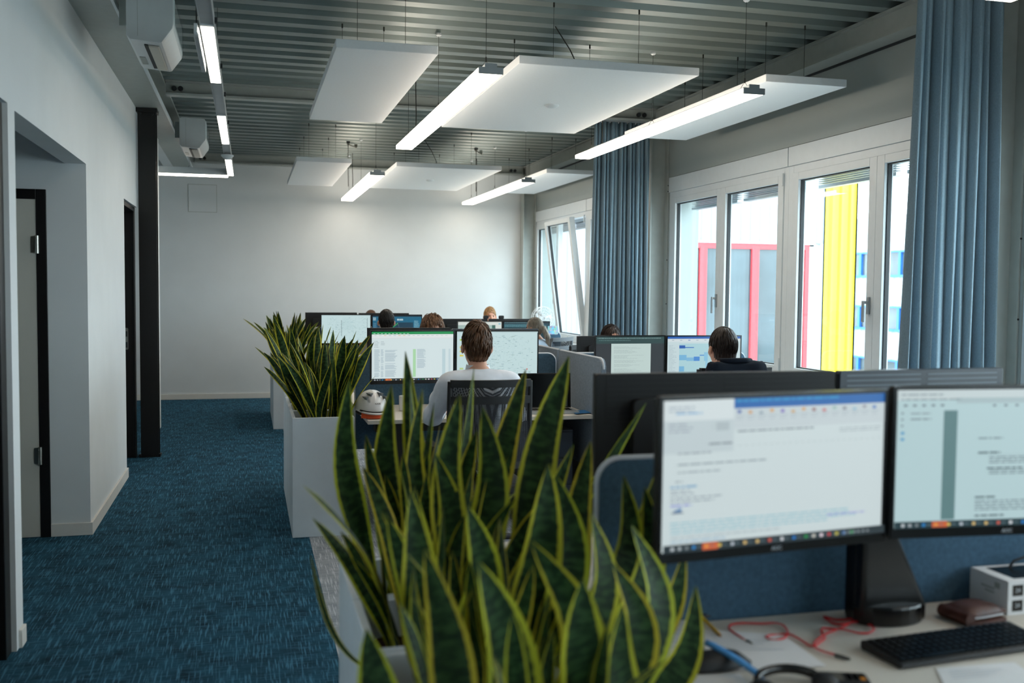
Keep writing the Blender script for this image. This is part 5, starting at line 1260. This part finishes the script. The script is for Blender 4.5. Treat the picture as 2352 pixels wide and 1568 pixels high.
# papers
def sheet(label, pxs, z=.0006, mat=m_paper, name='paper_sheet', cat='paper', lines=0):
    P = [at(x, y, 2, ZD) for x, y in pxs]; c = sum(P, Vector()) / 4
    t = thing(name, label, cat, (c.x, c.y, ZD)); vs = []; fs = []; n = 6
    for i in range(n + 1):
        for j in range(n + 1):
            u, v = i / n, j / n; p = (P[0] * (1-u) + P[1] * u) * (1-v) + (P[3] * (1-u) + P[2] * u) * v - c
            vs.append((p.x, p.y, z + .0012 * (math.sin(3 * u + 2 * v) + 1)))
    for i in range(n):
        for j in range(n): fs.append((i*(n+1)+j, (i+1)*(n+1)+j, (i+1)*(n+1)+j+1, i*(n+1)+j+1))
    MB().add(vs, fs).build('sheet', mat, t, smooth=180)
    for k in range(lines):
        u0, u1, v = .12, .5 + .35 * ((k * 37) % 10) / 10, .15 + k * .09
        f = lambda u, v: (P[0] * (1-u) + P[1] * u) * (1-v) + (P[3] * (1-u) + P[2] * u) * v - c
        q = [f(u0, v), f(u1, v), f(u1, v + .02), f(u0, v + .02)]
        MB().add([(w.x, w.y, z + .0030) for w in q], [(0, 1, 2, 3)]).build('print_line', m_piping, t)
    return t
sheet('white sheet under the leaning leaves on the foreground desk', [(1440, 1432), (1600, 1424), (1690, 1512), (1470, 1545)], .0004, lines=6)
sheet('white sheet between the black pouch and the red cable', [(1600, 1448), (1800, 1462), (1900, 1532), (1640, 1545)], .003, lines=5)
sheet('white sheet in front of the keyboard', [(2150, 1536), (2330, 1522), (2420, 1580), (2180, 1600)], .0004, lines=4)
sheet('white sheet with red print at the bottom edge', [(1440, 1560), (1700, 1548), (1760, 1620), (1440, 1640)], .0004)
a, b = on_desk(1612, 1424), on_desk(1652, 1464)
t = thing('pencil', 'yellow pencil under the papers', 'pencil', (a.x, a.y, ZD)); dv = b - a
MB().tube([(0, 0, .008), (dv.x, dv.y, .008)], .0045, 6).build('shaft', M('yellow_paint', (228, 180, 40), .4), t); MB().tube([(dv.x, dv.y, .008), (dv.x * 1.12, dv.y * 1.12, .008)], [.0045, .0008], 6).build('point', m_cork, t)
a, b = on_desk(1600, 1424), on_desk(1642, 1417)
t = thing('pen', 'short black pen beside the felt screen', 'pen', (a.x, a.y, ZD)); dv = b - a
MB().tube([(0, 0, .007), (dv.x, dv.y, .007)], .006, 8).build('barrel', m_blackmat, t, smooth=40); MB().box(0, .03, -.001, .001, .012, .015).build('clip', m_blackgl, t)
# black pouch with blue strap
c = on_desk(1640, 1532)
t = thing('glasses_pouch', 'black soft pouch with a blue strap on the papers', 'pouch', (c.x, c.y, ZD + .004), .1)
pl_ = pad(.085, .040, .0, .010, .022); pl_.v = [(p[0], p[1] * (1 - .35 * (p[0] / .085) ** 2), p[2]) for p in pl_.v]; pl_.build('pouch_body', m_blackmat, t, smooth=80)
a = on_desk(1618, 1512) - c; b = on_desk(1752, 1572) - c
R_ = Matrix.Rotation(-.1, 3, 'Z'); a = R_ @ a; b = R_ @ b
vs = []; 
for i in range(9):
    u = i / 8; q = a.lerp(b, u); z = .036 - .026 * u * u; vs += [(q.x - .010 * 1, q.y - .012 - .006 * u, z), (q.x + .010, q.y + .010, z + .002)]
MB().add(vs, [(2*i, 2*i+1, 2*i+3, 2*i+2) for i in range(8)]).build('strap', m_blue, t, smooth=180).modifiers.new('thick', 'SOLIDIFY').thickness = .002
# headset and phone at the bottom edge
c = on_desk(1815, 1580)
t = thing('headset', 'black headset lying at the bottom edge of the frame', 'headset', (c.x, c.y, ZD))
MB().tube([(.075 * math.cos(q * PI / 12), .05 * math.sin(q * PI / 12) , .012 + .012 * math.sin(q * PI / 12)) for q in range(13)], .009, 8, flat=1.3).build('headband', m_blackgl, t, smooth=180)
for s in (-1, 1): MB().lathe([(.02, 0), (.028, .006), (.028, .018), (.018, .026)], (s * .075, -.015, 0), n=18).build('ear_cup', m_blackmat, t, smooth=40)
c = on_desk(1935, 1572)
t = thing('desk_phone', 'black handset with an orange key at the bottom edge', 'phone', (c.x, c.y, ZD), -.35)
MB().prism(rrect(-.055, .055, -.03, .03, .01), 0, .018, 'z').build('handset', m_blackmat, t, bevel=.003)
MB().box(-.045, .0, -.02, .02, .018, .0188).build('display', M('grey_display', (96, 92, 84), .3), t)
for k in range(6): MB().box(.008 + (k % 3) * .014, .018 + (k % 3) * .014, -.016 + (k // 3) * .018, -.004 + (k // 3) * .018, .018, .020).build('key', M('orange_key', (226, 140, 40), .4) if k == 2 else m_blackgl, t)
pA, pB = at(2352, 1290, 1, 2.30), at(2300, 1320, 1, 2.30)
t = thing('power_cable', 'black cable arching behind the white box', 'cable', (pB.x, 2.30, ZD))
MB().tube([(-.01, 0, .0), (-.005, 0, .06), (.01, 0, pB.z - ZD), (.04, 0, pA.z - ZD + .005), (.10, 0, pA.z - ZD + .02), (.18, .0, .10), (.22, -.01, .0)], .004, 8).build('cord', m_blackmat, t, smooth=180)
MB().cyl((-.01, 0, 0), (-.01, 0, .02), .008).build('plug', m_blackmat, t)
# --- second row desk
c = at(853, 930, 1, 6.55); c.z = ZD
t = thing('safety_helmet', 'white vented safety helmet on the desk beside the spreadsheet', 'helmet', (c.x, 6.56, ZD), .25)
vs = []; fs = []; nu, nv = 28, 12
for j in range(nv + 1):
    ph = PI / 2 * j / nv
    for i in range(nu):
        a = 2 * PI * i / nu; rx, ry = .104, .132; dip = .02 * max(0, -math.sin(a))
        vs.append((rx * math.cos(a) * math.cos(ph * .98), ry * math.sin(a) * math.cos(ph * .98), .055 - dip * (1 - j / nv) + .125 * math.sin(ph) + .004 * math.cos(4 * a) * math.sin(2 * ph)))
for j in range(nv):
    for i in range(nu): fs.append((j*nu+i, j*nu+(i+1) % nu, (j+1)*nu+(i+1) % nu, (j+1)*nu+i))
fs.append(tuple(range(nv*nu, (nv+1)*nu)))
MB().add(vs, fs).build('shell', m_ceram, t, smooth=180)
br = [(.100 * math.cos(a), .124 * math.sin(a) - (.022 if math.sin(a) < -.4 else 0), .055 - .02 * max(0, -math.sin(a))) for a in [2 * PI * k / 32 for k in range(33)]]
MB().tube(br, .007, 6).build('brim', m_ceram, t, smooth=180)
MB().tube([(.085 * math.cos(a), .108 * math.sin(a), .035) for a in [2 * PI * k / 24 for k in range(25)]], .016, 6).build('headband', m_blackmat, t, smooth=180)
m_vent = M('grey_vent', (120, 126, 130), .6); m_or = M('orange_lining', (226, 84, 30), .5)
MB().lathe([(.02, .0), (.062, .004), (.072, .03), (.03, .034)], n=18).build('lining', m_or, t, smooth=180)
for s in (-1, 1):
    for (x_, z_, w_) in ((.036, .162, .011), (.066, .140, .008)):
        MB().prism([(s * (x_ - w_), z_ + .006), (s * (x_ + w_), z_ + .002), (s * (x_ + w_ * .2), z_ - .016)], -.104, -.02, 'y').build('vent', m_vent, t)
MB().tube([(.104 * math.cos(a) * .995, .132 * math.sin(a) - .004, .062 - .018 * max(0, -math.sin(a))) for a in [PI * (1.12 + .76 * k / 16) for k in range(17)]], .006, 6).build('trim_band', m_blackmat, t, smooth=180)
vs = []
for k in range(13):
    a = PI * (1.15 + .70 * k / 12)
    for (rr, zz) in ((.98, .040), (1.02, .004)): vs.append((.102 * math.cos(a) * rr, .130 * math.sin(a) * rr, zz))
MB().add(vs, [(2*k, 2*k+1, 2*k+3, 2*k+2) for k in range(12)]).build('visor', m_or, t, smooth=180)
me_k = text_mesh('KASK', .016, .0004, m_blackmat)
o = link('lettering', me_k, t); o.location = (0, -.1225, .100); o.rotation_euler = (PI/2 - .36, 0, 0)
c = on_desk(930, 943)
t = thing('mug', 'white mug standing right of the safety helmet', 'mug', (c.x, c.y, ZD))
MB().lathe([(.034, 0), (.040, .004), (.042, .09), (.042, .105), (.038, .105), (.037, .02), (.0, .015)], n=28).build('cup', m_ceram, t, smooth=50)
MB().tube([(.040, 0, .03), (.066, 0, .04), (.068, 0, .07), (.040, 0, .085)], .006, 8).build('handle', m_ceram, t, smooth=180)
a = at(1222, 945, 2, ZD); b = at(1316, 940, 2, ZD)
t = thing('laptop', 'open black-screened laptop right of the man in white', 'laptop', (2.02, 6.60, ZD), -.06)
MB().prism(rrect(-.19, .19, -.13, .12, .01), 0, .014, 'z').build('base', m_alu, t, bevel=.002)
MB().box(-.165, .165, -.02, .095, .014, .0152).build('keyboard_well', m_blackmat, t)
for r_ in range(5):
    for c_ in range(14): o = link('key', kme, t); o.location = (-.150 + c_ * .0231, .0 + r_ * .02 - .01, .0145); o.scale = (1, 1, .5)
MB().box(-.19, .19, -.004, .004, 0, .245, T=Tm((0, .125, .014), rx=-.10)).build('lid', m_blackmat, t, bevel=.002)
MB().box(-.182, .182, -.0052, -.004, .008, .238, T=Tm((0, .125, .014), rx=-.10)).build('screen', M('laptop_glass', (6, 7, 8), .10, noise=0, spec=.3), t)
sheet('white-edged blue notebook right of the laptop', [(1312, 946), (1352, 943), (1362, 949), (1322, 953)], .006, M('blue_cover', (30, 104, 160), .5), 'notebook', 'notebook')
# --- pedestal under the second row desk
t = thing('pedestal', 'dark navy drawer pedestal under the laptop desk', 'drawer unit', (1.98, 6.80, 0))
MB().box(-.2, .2, -.26, .26, .04, .62).build('cabinet', m_navy, t, bevel=.004)
for k in range(3):
    dr = MB().box(-.19, .19, -.275, -.26, .06 + k * .185, .235 + k * .185).build('drawer', m_navy, t, bevel=.003); MB().box(-.05, .05, -.285, -.275, .15 + k * .185, .165 + k * .185).build('handle', m_alu, dr)
for sx in (-1, 1):
    for sy in (-1, 1): MB().cyl((sx * .16, sy * .2, 0), (sx * .16, sy * .2, .04), .02).build('castor', m_blackmat, t)
# --- far row
c = at(832, 835, 1, 11.5)
t = thing('water_bottle', 'glass water bottle with cork lid on the far desk', 'bottle', (c.x, 11.52, ZD))
MB().lathe([(.030, 0), (.034, .006), (.034, .15), (.030, .165), (.029, .18), (.026, .18), (.030, .15), (.030, .01), (.0, .008)], n=20).build('glass', m_clear, t, smooth=50)
MB().lathe([(.031, .176), (.031, .212), (.028, .214)], n=20).build('cork_lid', m_cork, t, smooth=40)
MB().lathe([(.029, .010), (.029, .085), (.0, .085)], n=16).build('water', m_clear, t, smooth=50)
sheet('white papers on the near edge of the far desk', [(792, 826), (828, 824), (836, 832), (800, 834)], .004)
for k, (px, lab) in enumerate(((1116, 'black webcam in front of the ginger-haired face'), (1151, 'black webcam to the right of the ginger-haired face'))):
    p = at(px, 738, 1, 12.46)
    t = thing('webcam', lab, 'webcam', (p.x, 12.455, 1.2))
    MB().prism(rrect(-.032, .032, .0, .042, .012), -.02, .02, 'y').build('camera_body', m_blackmat, t, bevel=.003); MB().cyl((0, .02, .022), (0, .026, .022), .012).build('lens', m_blackgl, t)
p = at(1246, 726, 1, 12.75)
t = thing('desk_fan', 'white wire-guard desk fan in the far window corner', 'fan', (p.x, 12.75, ZD)); zc_ = p.z - ZD - .02; m_fan = M('white_fan_plastic', (232, 236, 238), .35)
MB().lathe([(.11, 0), (.11, .012), (.03, .03), (.015, .035)], n=24).build('base', m_fan, t, smooth=40)
MB().cyl((0, .03, .03), (0, .03, zc_), .014).build('pole', m_fan, t, smooth=40)
MB().cyl((0, .0, zc_), (0, .10, zc_), .045, .035, n=18).build('motor', m_fan, t, smooth=40)
g = MB(); 
for R_ in (.145, .11, .075, .04): g.ring((0, -.045, zc_), R_, .0025 if R_ < .14 else .005, axis='y')
g.ring((0, .03, zc_), .145, .004, axis='y')
for k in range(16):
    a = 2 * PI * k / 16; g.tube([(0.02 * math.cos(a), -.05, zc_ + .02 * math.sin(a)), (.145 * math.cos(a), -.045, zc_ + .145 * math.sin(a)), (.145 * math.cos(a), .03, zc_ + .145 * math.sin(a)), (.05 * math.cos(a), .05, zc_ + .05 * math.sin(a))], .0016, 5)
g.build('guard', m_fan, t, smooth=60)
for k in range(3):
    a = 2 * PI * k / 3; vs = []
    for i in range(5):
        q = .02 + .11 * i / 4; vs += [(q * math.cos(a - .35), -.01 - .012, zc_ + q * math.sin(a - .35)), (q * math.cos(a + .35), .0 + .008, zc_ + q * math.sin(a + .35))]
    MB().add(vs, [(2*i, 2*i+1, 2*i+3, 2*i+2) for i in range(4)]).build('blade', m_fan, t, smooth=180).modifiers.new('thick', 'SOLIDIFY').thickness = .002
def picmat():
    m = M('colourful_print', (150, 190, 220), .4, noise=0); nt = m.node_tree; N = nt.nodes; L = nt.links
    tc = N.new('ShaderNodeTexCoord'); v = N.new('ShaderNodeTexVoronoi'); v.inputs['Scale'].default_value = 42; L.new(tc.outputs['Object'], v.inputs['Vector'])
    mx = N.new('ShaderNodeMix'); mx.data_type = 'RGBA'; mx.inputs[0].default_value = .45; mx.inputs[6].default_value = (.35, .62, .85, 1); L.new(v.outputs['Color'], mx.inputs[7]); L.new(mx.outputs[2], N['Principled BSDF'].inputs['Base Color']); return m
p = at(1271, 768, 1, 11.7)
t = thing('photo_stand', 'colourful photo stand at the window end of the far desk', 'photo stand', (p.x, 11.72, ZD))
MB().prism(rrect(-.065, .065, p.z - ZD + .0, p.z - ZD + .105, .012), -.004, .004, 'y').build('picture', picmat(), t)
MB().box(-.012, .012, -.004, .004, .0, p.z - ZD).build('stem', m_clear, t); MB().box(-.06, .06, -.04, .04, 0, .006).build('foot', m_clear, t)
p = at(1300, 800, 0, 3.95)
t = thing('wall_cable', 'grey cable looping above the window sill', 'cable', (3.95, p.y, .88))
MB().tube([(.08, .12, 0), (.06, .10, .05), (.02, .02, .11), (0, -.06, .10), (-.01, -.10, .04), (.0, -.12, 0)], .007, 8).build('cord', m_steel, t, smooth=180)
MB().box(.05, .10, .10, .16, 0, .02).build('socket', m_white, t)
